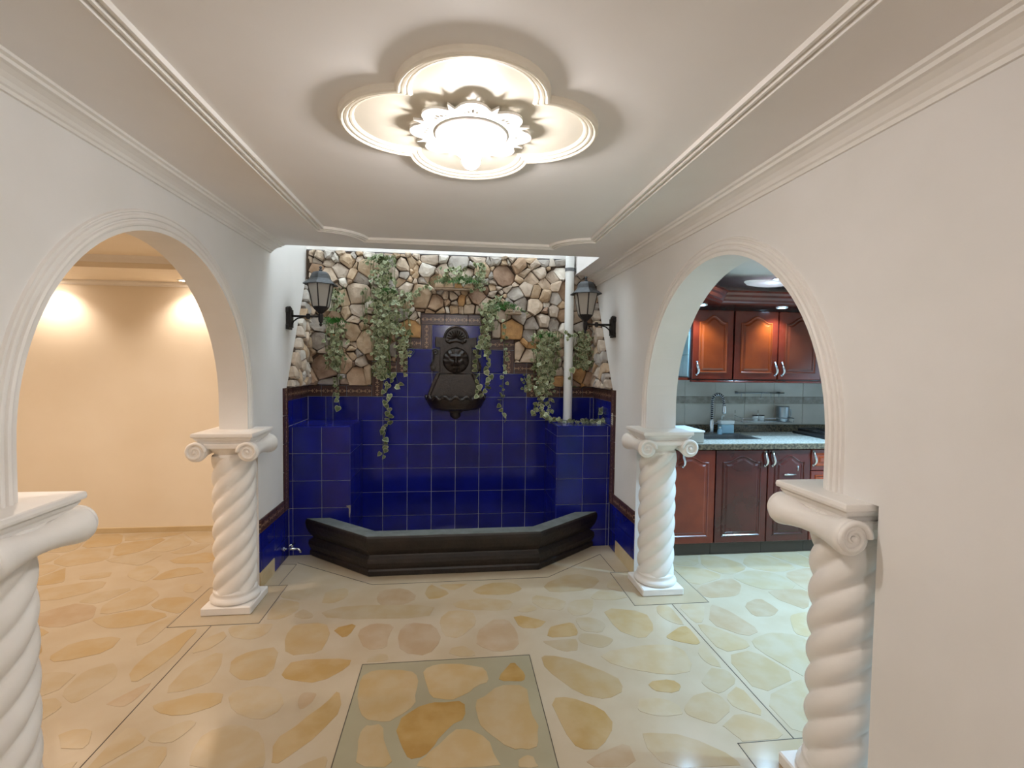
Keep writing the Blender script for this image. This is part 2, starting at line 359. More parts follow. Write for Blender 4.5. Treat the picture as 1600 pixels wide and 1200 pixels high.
# ------------------------------------------------------------------ floor: stones, slabs, dividing strips
TRACED = [[(-0.69,2.9),(-0.56,2.96),(-0.58,2.82),(-0.62,2.81)],[(-0.84,2.51),(-0.81,2.62),(-0.51,2.6),(-0.52,2.52),(-0.63,2.41),(-0.8,2.44)],[(-0.57,2.26),(-0.52,2.36),(-0.49,2.22),(-0.54,2.07),(-0.65,1.93),(-0.69,1.94),(-0.72,2.05),(-0.64,2.15)],[(-0.08,2.96),(0.0,3.06),(0.13,3.03),(0.15,2.9),(0.05,2.73),(-0.05,2.78)],[(0.14,2.78),(0.23,2.91),(0.34,2.92),(0.37,2.78),(0.37,2.61),(0.24,2.58),(0.14,2.65)],[(0.38,2.97),(0.57,2.88),(0.52,2.8),(0.39,2.81)],[(0.47,2.53),(0.57,2.52),(0.82,2.32),(0.82,2.22),(0.72,2.15),(0.6,2.2),(0.47,2.41)],[(0.46,2.19),(0.55,2.2),(0.68,2.1),(0.7,1.99),(0.61,1.88),(0.52,1.87),(0.47,1.99)],[(0.78,2.52),(1.11,2.58),(1.26,2.53),(1.24,2.33),(1.08,2.29),(0.84,2.4)],[(-0.49,3.23),(-0.49,3.38),(-0.31,3.39),(-0.22,3.25),(-0.33,3.13),(-0.42,3.13)],[(-0.84,3.23),(-0.84,3.41),(-0.7,3.43),(-0.68,3.29),(-0.77,3.21)],[(0.14,3.32),(0.24,3.42),(0.45,3.41),(0.48,3.29),(0.35,3.23),(0.16,3.26)],[(-0.54,2.86),(-0.46,2.95),(-0.34,2.92),(-0.35,2.79),(-0.35,2.67),(-0.47,2.67)],[(-0.31,2.82),(-0.26,2.94),(-0.09,2.88),(-0.06,2.72),(-0.12,2.59),(-0.27,2.62)],[(-0.94,2.85),(-0.92,2.98),(-0.75,2.98),(-0.68,2.82),(-0.69,2.66),(-0.86,2.66)],[(-0.81,3.12),(-0.65,3.18),(-0.1,3.14),(-0.14,2.97),(-0.74,3.01)],[(1.9,2.96),(2.04,3.04),(2.09,2.89),(2.0,2.79),(1.86,2.81)],[(0.96,2.26),(1.08,2.27),(1.12,2.22),(1.07,2.17),(0.95,2.19)],[(0.8,1.95),(0.99,1.91),(1.13,1.77),(1.12,1.73),(0.82,1.76),(0.79,1.88)],[(0.5,1.8),(0.6,1.85),(0.72,1.9),(0.72,1.77)],[(0.0,3.16),(0.23,3.2),(0.41,3.14),(0.35,3.01),(0.04,3.07)],[(0.62,3.36),(0.9,3.54),(1.08,3.41),(0.95,3.25),(0.67,3.23)],[(0.95,3.0),(1.21,2.93),(1.2,2.74),(1.08,2.61),(0.96,2.74)],[(-0.45,2.44),(-0.39,2.48),(-0.21,2.47),(-0.16,2.4),(-0.17,2.29),(-0.16,2.21),(-0.23,2.14),(-0.27,2.11),(-0.39,2.14),(-0.42,2.24)],[(-0.14,2.46),(-0.08,2.51),(0.07,2.49),(0.18,2.44),(0.19,2.34),(0.12,2.31),(0.07,2.26),(-0.01,2.22),(-0.1,2.25),(-0.12,2.36)],[(0.23,2.36),(0.3,2.48),(0.33,2.48),(0.37,2.37),(0.36,2.33),(0.26,2.33)],[(-0.23,2.08),(-0.21,2.14),(-0.12,2.21),(-0.06,2.21),(0.07,2.21),(0.06,2.1),(0.0,2.07),(-0.06,1.97),(-0.1,1.91),(-0.16,1.89),(-0.2,1.98)],[(0.11,2.2),(0.17,2.24),(0.22,2.3),(0.36,2.3),(0.36,2.11),(0.37,2.0),(0.36,1.92),(0.3,1.9),(0.24,1.91),(0.16,2.0),(0.12,2.06)],[(-0.38,2.08),(-0.35,2.1),(-0.29,2.1),(-0.27,1.99),(-0.22,1.86),(-0.36,1.88),(-0.38,2.0)],[(-0.07,1.94),(0.01,2.03),(0.08,2.04),(0.15,1.97),(0.18,1.88),(0.19,1.82),(-0.13,1.85),(-0.11,1.89)],[(0.27,1.86),(0.32,1.87),(0.34,1.82),(0.33,1.81),(0.25,1.81)],[(-1.59,2.6),(-1.58,2.77),(-1.51,2.97),(-1.45,2.98),(-1.44,2.79),(-1.46,2.61),(-1.51,2.48)],[(-1.33,2.41),(-1.33,2.62),(-1.21,2.74),(-1.15,2.58),(-1.16,2.44),(-1.27,2.4)],[(-1.14,2.65),(-1.06,2.72),(-0.93,2.74),(-0.88,2.5),(-1.0,2.46),(-1.09,2.52)],[(-1.03,2.37),(-0.96,2.42),(-0.8,2.38),(-0.74,2.24),(-0.82,2.17),(-0.96,2.24)],[(-2.08,2.74),(-2.06,2.9),(-1.83,2.94),(-1.8,2.79),(-1.99,2.71)],[(-2.77,3.56),(-2.58,3.67),(-2.39,3.7),(-2.34,3.56),(-2.56,3.38)],[(-2.65,3.8),(-2.47,3.86),(-2.42,3.75),(-2.59,3.72)],[(-1.61,2.17),(-1.58,2.2),(-1.5,2.2),(-1.44,2.09),(-1.52,2.08)],[(-2.2,4.05),(-1.92,4.21),(-1.8,3.96),(-2.08,3.96)],[(-1.86,3.61),(-1.71,3.57),(-1.7,3.46),(-1.77,3.45)],[(-1.33,2.32),(-1.2,2.38),(-1.06,2.39),(-1.03,2.29),(-1.18,2.23),(-1.3,2.28)],[(-1.01,2.0),(-1.02,2.13),(-0.9,2.17),(-0.77,2.08),(-0.72,1.97),(-0.71,1.91),(-0.98,1.94)]]
PANEL = (-0.453, 0.413, 0.75, 2.538)
st_panel = B().box(PANEL[0], PANEL[1], PANEL[2], PANEL[3], 0.0, 0.0006).obj('floor_panel', GREENM, floor)
def slab(x, y): return (x-0.253, x+0.253, y-0.253, y+0.253)
SLABS = [slab(sx, cy) for sx in (-1.385, 1.428) for cy in (CY1, CY2)]
for q in SLABS: B().box(*q, 0, 0.0008).obj('floor_slab', SLABM, floor)
def strip(pts, w_=0.0032):
    b = B()
    for p, q in zip(pts, pts[1:]):
        d = Vector((q[0]-p[0], q[1]-p[1])).normalized(); n = Vector((-d.y, d.x))*w_/2; e = d*w_/2
        b.loops([[(p[0]-e.x+n.x, p[1]-e.y+n.y, z), (p[0]-e.x-n.x, p[1]-e.y-n.y, z), (q[0]+e.x-n.x, q[1]+e.y-n.y, z), (q[0]+e.x+n.x, q[1]+e.y+n.y, z)] for z in (0.0, 0.0016)])
    b.obj('divider_strip', STRIP, floor)
for q in SLABS: strip([(q[0], q[2]), (q[1], q[2]), (q[1], q[3]), (q[0], q[3]), (q[0], q[2])])
strip([(PANEL[0], PANEL[2]), (PANEL[1], PANEL[2]), (PANEL[1], PANEL[3]), (PANEL[0], PANEL[3]), (PANEL[0], PANEL[2])])
strip([(-1.395, CY1+0.253), (-1.395, CY2-0.253)]); strip([(1.425, CY1+0.253), (1.425, CY2-0.253)])
strip([(-1.133, CY2+0.253), (-1.19, CY2+0.253), (-1.18, 3.871), (-1.29, 3.88)])
strip([(-1.18, 3.90), (-0.55, 3.465), (0.694, 3.476), (1.205, 3.87), (1.215, CY2+0.253), (1.18, CY2+0.253)])

def floor_piece(poly, mat, z0=0.0):
    p = ccw(poly); HH = random.uniform(0.0009, 0.0016)
    b = B().loops([[(x, y, z0) for x, y in p], [(x, y, z0+HH) for x, y in p]], cap0=False)
    return b.obj('floor_stone', mat, floor)
random.seed(11)
for k, t in enumerate(TRACED):
    panel = 23 <= k < 31
    mi = {0: 4, 2: 1, 1: 1, 5: 1, 6: 0, 7: 1, 17: 1, 26: 4, 25: 4, 16: 3}.get(k, random.choice([0, 0, 2, 2, 3]))
    if panel and k not in (25, 26): mi = 0
    pts = chaikin(t, 0.22)
    c = cent(pts); pts = [(x+random.uniform(-.006, .006), y+random.uniform(-.006, .006)) for x, y in pts]
    floor_piece(pts, STONEF[mi], 0.0006 if panel else 0)
blk = []
for t in TRACED:
    for i in range(len(t)):
        a, c = t[i], t[(i+1) % len(t)]; n = max(1, int(math.hypot(c[0]-a[0], c[1]-a[1])/0.035))
        blk += [(a[0]+(c[0]-a[0])*j/n, a[1]+(c[1]-a[1])*j/n) for j in range(n)]
def fill_floor(rect, size, forbid, seed, cap=100, pal=(0, 0, 2, 2, 2, 3, 5, 5, 5, 5, 1)):
    rnd = random.Random(seed); x0, x1, y0, y1 = rect; seeds = []
    tries = 0
    while tries < 12000 and len(seeds) < cap:
        tries += 1; p = (rnd.uniform(x0, x1), rnd.uniform(y0, y1))
        if any(f[0]-.03 < p[0] < f[1]+.03 and f[2]-.03 < p[1] < f[3]+.03 for f in forbid): continue
        if any(inside(p, t) for t in TRACED): continue
        if any((p[0]-q[0])**2+(p[1]-q[1])**2 < 0.0042 for q in blk): continue
        if any((p[0]-q[0])**2+(p[1]-q[1])**2 < size*size for q in seeds): continue
        seeds.append(p)
    near = [q for q in blk if x0-.3 < q[0] < x1+.3 and y0-.3 < q[1] < y1+.3]
    n = 0
    for p in cells(seeds, rect, 0.9, near):
        if len(p) < 3: continue
        p = carve(p, forbid)
        if len(p) < 3: continue
        p = shrink(p, rnd.uniform(0.006, 0.014))
        if len(p) < 3 or abs(area(p)) < 0.006: continue
        # drop needle-thin leftovers
        per = sum(math.hypot(p[i][0]-p[i-1][0], p[i][1]-p[i-1][1]) for i in range(len(p)))
        if abs(area(p))/(per*per) < 0.042: continue
        p = chaikin([(x+rnd.uniform(-.006, .006), y+rnd.uniform(-.006, .006)) for x, y in p], 0.2)
        floor_piece(p, STONEF[rnd.choice(pal)]); n += 1
    return n
fill_floor((-1.375, 1.405, 0.9, 3.44), 0.19, SLABS+[(PANEL[0]-.015, PANEL[1]+.015, PANEL[2]-.015, PANEL[3]+.015)], 3, 105)
fill_floor((-4.0, -1.415, 1.3, 4.70), 0.25, SLABS, 4, 85)
fill_floor((1.445, 3.7, 1.0, 3.86), 0.23, SLABS, 5, 65, (2, 2, 3, 3, 5, 5, 5))

# ------------------------------------------------------------------ blue tiles
T = 0.22
TILES = {}
def tile(kind, u0, u1, v0, v1, plane, c, mat, parent, name, th=0.008, gap=0.0042, sgn=1):
    """tile on plane 'y' (u=x, faces -y), 'x' (u=y, faces sgn*x) or 'z' (u=x, v=y, faces up); mesh shared between equal sizes"""
    w_, h_ = u1-u0-gap, v1-v0-gap
    if w_ < 0.006 or h_ < 0.006: return
    key = (kind, plane, round(w_, 3), round(h_, 3), sgn, th)
    if key not in TILES:
        a, d = w_/2, h_/2; e = min(0.003, a*.3, d*.3)
        fn = {'y': lambda p, q, h: (p, -h, q), 'x': lambda p, q, h: (sgn*h, p, q), 'z': lambda p, q, h: (p, q, h)}[plane]
        L = [[fn(-a+i, -d+i, h), fn(a-i, -d+i, h), fn(a-i, d-i, h), fn(-a+i, d-i, h)] for i, h in ((0, 0), (0, th-e*.6), (e, th))]
        me = B().loops(L, cap0=False).me(name)
        uv = me.uv_layers.new(name='UVMap')
        for lp in me.loops:
            co = me.vertices[lp.vertex_index].co
            pq = {'y': (co.x, co.z), 'x': (co.y, co.z), 'z': (co.x, co.y)}[plane]
            uv.data[lp.index].uv = pq
        me.materials.append(mat); TILES[key] = me
    um, vm = (u0+u1)/2, (v0+v1)/2
    loc = {'y': (um, c, vm), 'x': (c, um, vm), 'z': (um, vm, c)}[plane]
    return link(name, TILES[key], None, parent, loc=loc)
def border_mat(name, vertical):
    """dark red listello with a buff line of arrowheads and bars"""
    m = bpy.data.materials.new(name); m.use_nodes = True; N, L = nt(m); b_ = N['Principled BSDF']; b_.inputs['Roughness'].default_value = 0.3
    uv = N.new('ShaderNodeUVMap'); sp = N.new('ShaderNodeSeparateXYZ'); L.new(uv.outputs[0], sp.inputs[0])
    U, V = (sp.outputs[1], sp.outputs[0]) if vertical else (sp.outputs[0], sp.outputs[1])
    def mt(op, a, b2=None, c=None):
        n = N.new('ShaderNodeMath'); n.operation = op
        for i, s in enumerate((a, b2, c)):
            if s is None: continue
            if isinstance(s, (int, float)): n.inputs[i].default_value = s
            else: L.new(s, n.inputs[i])
        return n.outputs[0]
    av = mt('ABSOLUTE', V); pu = mt('PINGPONG', U, 0.036)
    bar = mt('MULTIPLY', mt('LESS_THAN', av, 0.0035), mt('GREATER_THAN', pu, 0.006))
    head = mt('MULTIPLY', mt('LESS_THAN', av, mt('MULTIPLY', mt('SUBTRACT', 0.031, pu), 1.0)), mt('GREATER_THAN', pu, 0.0135))
    dot = mt('LESS_THAN', mt('SQRT', mt('ADD', mt('POWER', pu, 2.0), mt('POWER', mt('SUBTRACT', av, 0.015), 2.0))), 0.0045)
    edge = mt('MULTIPLY', mt('GREATER_THAN', av, 0.036), mt('LESS_THAN', av, 0.0385))
    f = mt('MINIMUM', mt('ADD', mt('ADD', bar, head), mt('ADD', dot, mt('MULTIPLY', edge, 0.5))), 1.0)
    f = mt('MULTIPLY', f, 0.85)
    x = N.new('ShaderNodeMix'); x.data_type = 'RGBA'; x.inputs[6].default_value = lin('#3f201d'); x.inputs[7].default_value = lin('#b08e70'); L.new(f, x.inputs[0]); L.new(x.outputs[2], b_.inputs['Base Color'])
    return m
BH, BV = border_mat('border_glaze', False), border_mat('border_glaze_upright', True)
GX = 0.022                                     # grid origin of the back wall
rows = [1.02-T*k for k in range(5, -2, -1)]    # -0.08 ... 1.24
PIER = [(XL, -0.82), (0.868, XR)]
PY = 4.05
yt = YB+0.012
zs = [0.0, 0.14, 0.36, 0.58, 0.80, 1.02, 1.24]
xs = [GX+T*k for k in range(-4, 5)]
xs[0], xs[-1] = -0.845, 0.885
for i in range(len(xs)-1):
    for j in range(len(zs)-2): tile('b', xs[i], xs[i+1], zs[j], zs[j+1], 'y', yt, BLUE, wall_back, 'blue_tile')
xs2 = [XL+0.008, XL+0.16] + [GX+T*k for k in range(-5, 6)] + [1.30, XR-0.008]
xs2 = sorted(x for x in xs2 if XL <= x <= XR)
for i in range(len(xs2)-1):
    if xs2[i+1]-xs2[i] < 0.02: continue
    tile('b', xs2[i], xs2[i+1], 1.02, 1.24, 'y', yt, BLUE, wall_back, 'blue_tile')
for lv, n in ((1.24, 3), (1.46, 2), (1.68, 1)):
    for k in range(-n, n): tile('b', GX+T*k, GX+T*(k+1), lv, lv+T, 'y', yt, BLUE, wall_back, 'blue_tile')
BD = 0.1
# listello: uprights and treads of the stepped border, then the long bottom rows
for n, lv in ((3, 1.24), (2, 1.46), (1, 1.68)):
    for s in (-1, 1):
        xi = GX+s*T*n; xo = xi+s*BD
        tile('bv', min(xi, xo), max(xi, xo), lv, lv+T, 'y', yt, BV, wall_back, 'border_tile', th=0.011)
        if n < 3:
            xo2 = xo+s*(T)
            for a, c in ((xo, xo+s*0.12), (xo+s*0.12, xo2)): tile('bh', min(a, c), max(a, c), lv, lv+BD, 'y', yt, BH, wall_back, 'border_tile', th=0.011)
for a in range(-1, 2): tile('bh', GX+(a-0.5)*0.2133-0.0, GX+(a+0.5)*0.2133, 1.90, 1.90+BD, 'y', yt, BH, wall_back, 'border_tile', th=0.011)
for s, lim in ((-1, XL+0.008), (1, XR-0.008)):
    x = GX+s*(T*3+BD)
    while s*(lim-x) > 0.03:
        xn = x+s*T
        if s*(lim-xn) < 0.03: xn = lim
        tile('bh', min(x, xn), max(x, xn), 1.24, 1.34, 'y', yt, BH, wall_back, 'border_tile', th=0.011); x = xn
# piers
for k, (a, c) in enumerate(PIER):
    pier = st(B().box(a+0.001*(k == 1), c-0.001*(k == 0), PY+0.008, YB+0.012, 0, 1.028).obj('trim_pier_left' if k == 0 else 'trim_pier_right', GROUT))
    if k == 0: us, vs = [XL+0.008, -1.262, -1.04, -0.82], [0, .16, .38, .60, .82, 1.036]
    else: us, vs = [0.868, 1.095, 1.308, XR-0.008], [0, .145, .365, .585, .80, .95, 1.036]
    for i in range(len(us)-1):
        for j in range(len(vs)-1): tile('b', us[i], us[i+1], vs[j], vs[j+1], 'y', PY+0.008, BLUE, pier, 'blue_tile')
    sx, sg = (-0.82, 1) if k == 0 else (0.868, -1)
    ys = [PY, PY+T*0.7, PY+T*1.7, YB]
    for i in range(3):
        for j in range(len(vs)-1): tile('b', ys[i], ys[i+1], vs[j], vs[j+1], 'x', sx, BLUE, pier, 'blue_tile', sgn=sg, th=0.006)
    for i in range(len(us)-1):
        for j in range(3): tile('b', us[i], us[i+1], ys[j], ys[j+1], 'z', 1.028, BLUE, pier, 'blue_tile')
    if k == 0:   # broken corner where glaze and tile are gone
        b = B(); b.prism([(-0.850, .395), (-0.815, .40), (-0.8165, .345), (-0.822, .30), (-0.829, .30), (-0.829, .372), (-0.842, .381)], 0.0, 0.0015, lambda p, q, h: (p, PY-h, q)); b.obj('chipped_edge', M('bare_plaster', '#a9a39b', 0.9, '#8d867e', 40), pier)
# side walls: wainscot, border, tiles beside the stone
for wl, x, sg, yj in ((wall_left, XL, 1, 3.73), (wall_right, XR, -1, 3.87)):
    ya = 3.468
    SK = M('skirting_stone', '#d6c39d', 0.25, '#cab38a', 5)
    B().box(min(x, x+sg*0.01), max(x, x+sg*0.01), ya, yj, 0, 0.11).obj('skirting', SK, wl)
    for a, c in ((ya, ya+0.045), (ya+0.045, yj)):
        tile('b', a, c, 0.11, 0.25, 'x', x, BLUE, wl, 'blue_tile', sgn=sg); tile('b', a, c, 0.25, 0.38, 'x', x, BLUE, wl, 'blue_tile', sgn=sg)
    for a, c in ((0, 0.16), (0.16, 0.38)):
        tile('b', yj, 3.945, a, c, 'x', x, BLUE, wl, 'blue_tile', sgn=sg); tile('b', 3.945, PY, a, c, 'x', x, BLUE, wl, 'blue_tile', sgn=sg)
    y = ya
    for yn in (3.62, 3.78, 3.945): tile('bh', y, yn, 0.38, 0.475, 'x', x, BH, wl, 'border_tile', sgn=sg, th=0.011); y = yn
    z = 0.38
    for zn in (0.475, 0.69, 0.91, 1.13, 1.345): tile('bv', 3.945, PY, z, zn, 'x', x, BV, wl, 'border_tile', sgn=sg, th=0.011); z = zn
    for a, c in ((PY, 4.16), (4.16, 4.38), (4.38, YB)):
        tile('b', a, c, 1.036, 1.24, 'x', x, BLUE, wl, 'blue_tile', sgn=sg); tile('bh', a, c, 1.24, 1.34, 'x', x, BH, wl, 'border_tile', sgn=sg, th=0.011)

# ------------------------------------------------------------------ stone cladding
def rock(poly, th, fn, mat, parent, rnd, name='stone'):
    p = ccw(poly); c = cent(p); n = len(p)
    if n < 3: return
    tx, ty = rnd.uniform(-.3, .3), rnd.uniform(-.35, .2)
    def ring(k, h, j=0): return [fn(c[0]+(x-c[0])*k+rnd.uniform(-j, j), c[1]+(y-c[1])*k+rnd.uniform(-j, j), h+(tx*(x-c[0])+ty*(y-c[1]))*k*(h > 0)) for x, y in p]
    L = [ring(0.99, -0.01), ring(1.0, th*0.62, 0.001), ring(0.93, th*0.90, 0.003), ring(0.5, th*rnd.uniform(.95, 1.25), 0.009)]
    return B().loops(L, cap0=False).obj(name, mat, parent)
def pack(rect, size, forbid, seed, fn, parent, keep=None, top=None):
    rnd = random.Random(seed); x0, x1, y0, y1 = rect; sd = []; wt = []
    t = 0
    while t < 14000:
        t += 1; p = (rnd.uniform(x0, x1), rnd.uniform(y0, y1))
        s = size*rnd.choice([0.5, 0.62, 0.8, 1.0, 1.0, 1.35])
        # larger stones towards the bottom of the wall
        s *= 1.12-0.34*(p[1]-y0)/(y1-y0)
        if keep and not keep(p): continue
        if any(f[0] < p[0] < f[1] and f[2] < p[1] < f[3] for f in forbid): continue
        if any((p[0]-q[0])**2+(p[1]-q[1])**2 < max(s, r)**2*0.8 for q, r in zip(sd, wt)): continue
        sd.append(p); wt.append(s)
    n = 0
    for s, p, r in zip(sd, cells(sd, rect, 0.5, wts=[r*r*0.9 for r in wt]), wt):
        if len(p) < 3: continue
        p = carve(p, forbid)
        if len(p) < 3: continue
        p = shrink(p, rnd.uniform(0.001, 0.0035))
        if len(p) < 3 or abs(area(p)) < 0.0008: continue
        p = [(x+rnd.uniform(-.007, .007), y+rnd.uniform(-.007, .007)) for x, y in p]
        if len(p) < 7: p = chaikin(p, 0.10)
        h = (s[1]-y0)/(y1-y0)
        mi = rnd.choices(range(8), weights=[2.2, 2, 2.0-1.2*h, max(.15, 1.6-1.9*h), 1+1.6*h, .3+1.0*h, 1.2-.6*h, 2])[0]  # whiter upward, browner below: partly stone colour, partly skylight put into it
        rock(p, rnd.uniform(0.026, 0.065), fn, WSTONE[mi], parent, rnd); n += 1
    return n
B().box(XL, XR, YB-0.006, YB+0.02, 1.342, 2.53).obj('mortar_bed', MORTAR, wall_back)
STEP = [(GX-T*3-BD, GX+T*3+BD, 1.0, 1.46+BD), (GX-T*2-BD, GX+T*2+BD, 1.0, 1.68+BD), (GX-T-BD, GX+T+BD, 1.0, 1.9+BD)]
STEP = [(GX-T*3-BD, GX+T*3+BD, 1.0, 1.562), (GX-T*2-BD, GX+T*2+BD, 1.0, 1.782), (GX-T-BD, GX+T+BD, 1.0, 2.002)]
# the mortar bed must not cover the stepped tiles: cut it to shape
bpy.data.objects.remove(bpy.data.objects['mortar_bed'])
b = B()
for (xa, xb, zl) in ((XL, GX-T*3-BD, 1.342), (GX-T*3-BD, GX-T*2-BD, 1.562), (GX-T*2-BD, GX-T-BD, 1.782), (GX-T-BD, GX+T+BD, 2.002), (GX+T+BD, GX+T*2+BD, 1.782), (GX+T*2+BD, GX+T*3+BD, 1.562), (GX+T*3+BD, XR, 1.342)):
    b.box(xa, xb, YB-0.006, YB+0.02, zl, 2.53)
b.obj('mortar_bed', MORTAR, wall_back)
n_st = pack((XL+0.03, XR-0.03, 1.342, 2.53), 0.104, STEP, 21, lambda a, b_, h: (a, YB-0.006-h, b_), wall_back)
# side cladding: runs down the side walls along a slanting edge
for wl, x, sg, tp in ((wall_left, XL, 1, 2.32), (wall_right, XR, -1, 2.25)):
    edge = lambda z: 4.035+max(0, (z-1.345))*0.57
    poly = [(YB, 1.342), (4.04, 1.342), (YB, tp)]
    k = (YB-4.04)/(tp-1.342)
    B().prism(poly, 0, 0.012, lambda a, b_, h: (x+sg*h, a, b_)).obj('mortar_bed', MORTAR, wl)
    pl = [(4.04, 1.342), (YB-0.02, 1.342), (YB-0.02, tp), (4.30, 1.95)]
    rnd = random.Random(5+sg); sd = []
    for _ in range(3000):
        p = (rnd.uniform(4.04, YB), rnd.uniform(1.342, tp))
        if p[0] < 4.04+k*(p[1]-1.342)+0.02: continue
        if any((p[0]-q[0])**2+(p[1]-q[1])**2 < 0.0075 for q in sd): continue
        sd.append(p)
    for s, p in zip(sd, cells(sd, (4.03, YB-0.02, 1.342, tp), 0.5)):
        if len(p) < 3: continue
        l = math.hypot(1, k); p = clip(p, -1/l, k/l, (-4.035+k*1.342)/l+0.006)
        if len(p) < 3: continue
        p = shrink(p, 0.004)
        if len(p) < 3 or abs(area(p)) < 0.0006: continue
        rock(chaikin(p, .15) if len(p) < 7 else p, rnd.uniform(0.03, 0.05), lambda a, b_, h: (x+sg*(0.012+h), a, b_), WSTONE[rnd.choice([0, 0, 1, 5, 7, 4])], wl, rnd)

print('stones', n_st)

# ================================================================== COLUMNS
def make_column(label):
    t = thing('twisted_column', label, 'column', group='plaster columns under the two arches')
    B().box(-.145, .145, -.145, .145, 0, .05, .006).obj('plinth', PLAST, t)
    B().lathe([(.128, .05), (.140, .054), (.144, .066), (.140, .078), (.128, .086), (.122, .098), (.126, .108), (.124, .118), (.112, .124)], 40).obj('base_ring', PLAST, t, True)
    n, lead, v, f = 5, 0.56, [], []
    NZ, NA = 110, 60
    for k in range(NZ+1):
        z = 0.112+(0.965-0.112)*k/NZ
        for i in range(NA):
            a = 2*PI*i/NA; r = 0.104+0.021*abs(math.sin(n/2*(a-2*PI*z/lead)))**0.75
            v.append((r*math.cos(a), r*math.sin(a), z))
    for k in range(NZ):
        for i in range(NA): j = (i+1) % NA; f.append((k*NA+i, k*NA+j, (k+1)*NA+j, (k+1)*NA+i))
    B().add(v, f).obj('shaft', PLAST, t, True)
    c = B().lathe([(.100, .945), (.112, .95), (.116, .96), (.112, .97), (.108, .975), (.114, .985), (.140, 1.005), (.150, 1.02), (.150, 1.05)], 40).obj('capital', PLAST, t, True, sharp=50)
    sq = lambda a, z: [(a, -a, z), (a, a, z), (-a, a, z), (-a, -a, z)]
    B().loops([sq(.140, 1.048), sq(.146, 1.062), sq(.156, 1.072), sq(.162, 1.082), sq(.162, 1.087), sq(.172, 1.091), sq(.174, 1.10), sq(.172, 1.112), sq(.167, 1.115)]).obj('abacus', PLAST, c)
    B().box(-.135, .135, -.158, .158, 1.018, 1.05, .006).obj('channel_band', PLAST, c)
    for s in (-1, 1):
        pr = [(.012, -.176), (.050, -.176), (.057, -.172), (.060, -.160), (.057, -.140), (.047, -.095), (.040, -.045), (.038, 0)]
        pr = pr+[(r, -y) for r, y in pr[:-1][::-1]]
        bo = B().lathe(pr, 28, (s*.1475, 0, 1.004), 'y').obj('bolster', PLAST, t, True, sharp=50)
        vb = B()
        for e in (-1, 1):
            pts = []; rr = []
            for k in range(45):
                a = -s*(PI*.5)*1+s*k/44*3.6*PI; r = .050*(1-k/44)+.008
                pts.append((s*.1475-s*r*math.sin(-s*a)*1.0, e*.177, 1.004+r*math.cos(a))); rr.append(.0085*(1-k/44)+.004)
            vb.tube(pts, rr, 6); vb.lathe([(.011, e*.176), (.010, e*.183), (.004, e*.186)], 10, (s*.1475, 0, 1.004), 'y')
        vb.obj('volute', PLAST, bo, True)
    return t
col = make_column('white twisted column with scroll capital, left arch, beside the fountain courtyard')
col.location = (-1.365, CY2, 0.0008)
dup(col, (1.415, CY2, 0.0008), 'white twisted column between the kitchen arch and the courtyard wall')
dup(col, (-1.372, CY1, 0.0008), 'white twisted column cut off by the left edge of the photo')
dup(col, (1.42, CY1, 0.0008), 'nearest white twisted column against the right wall, in front of the kitchen')

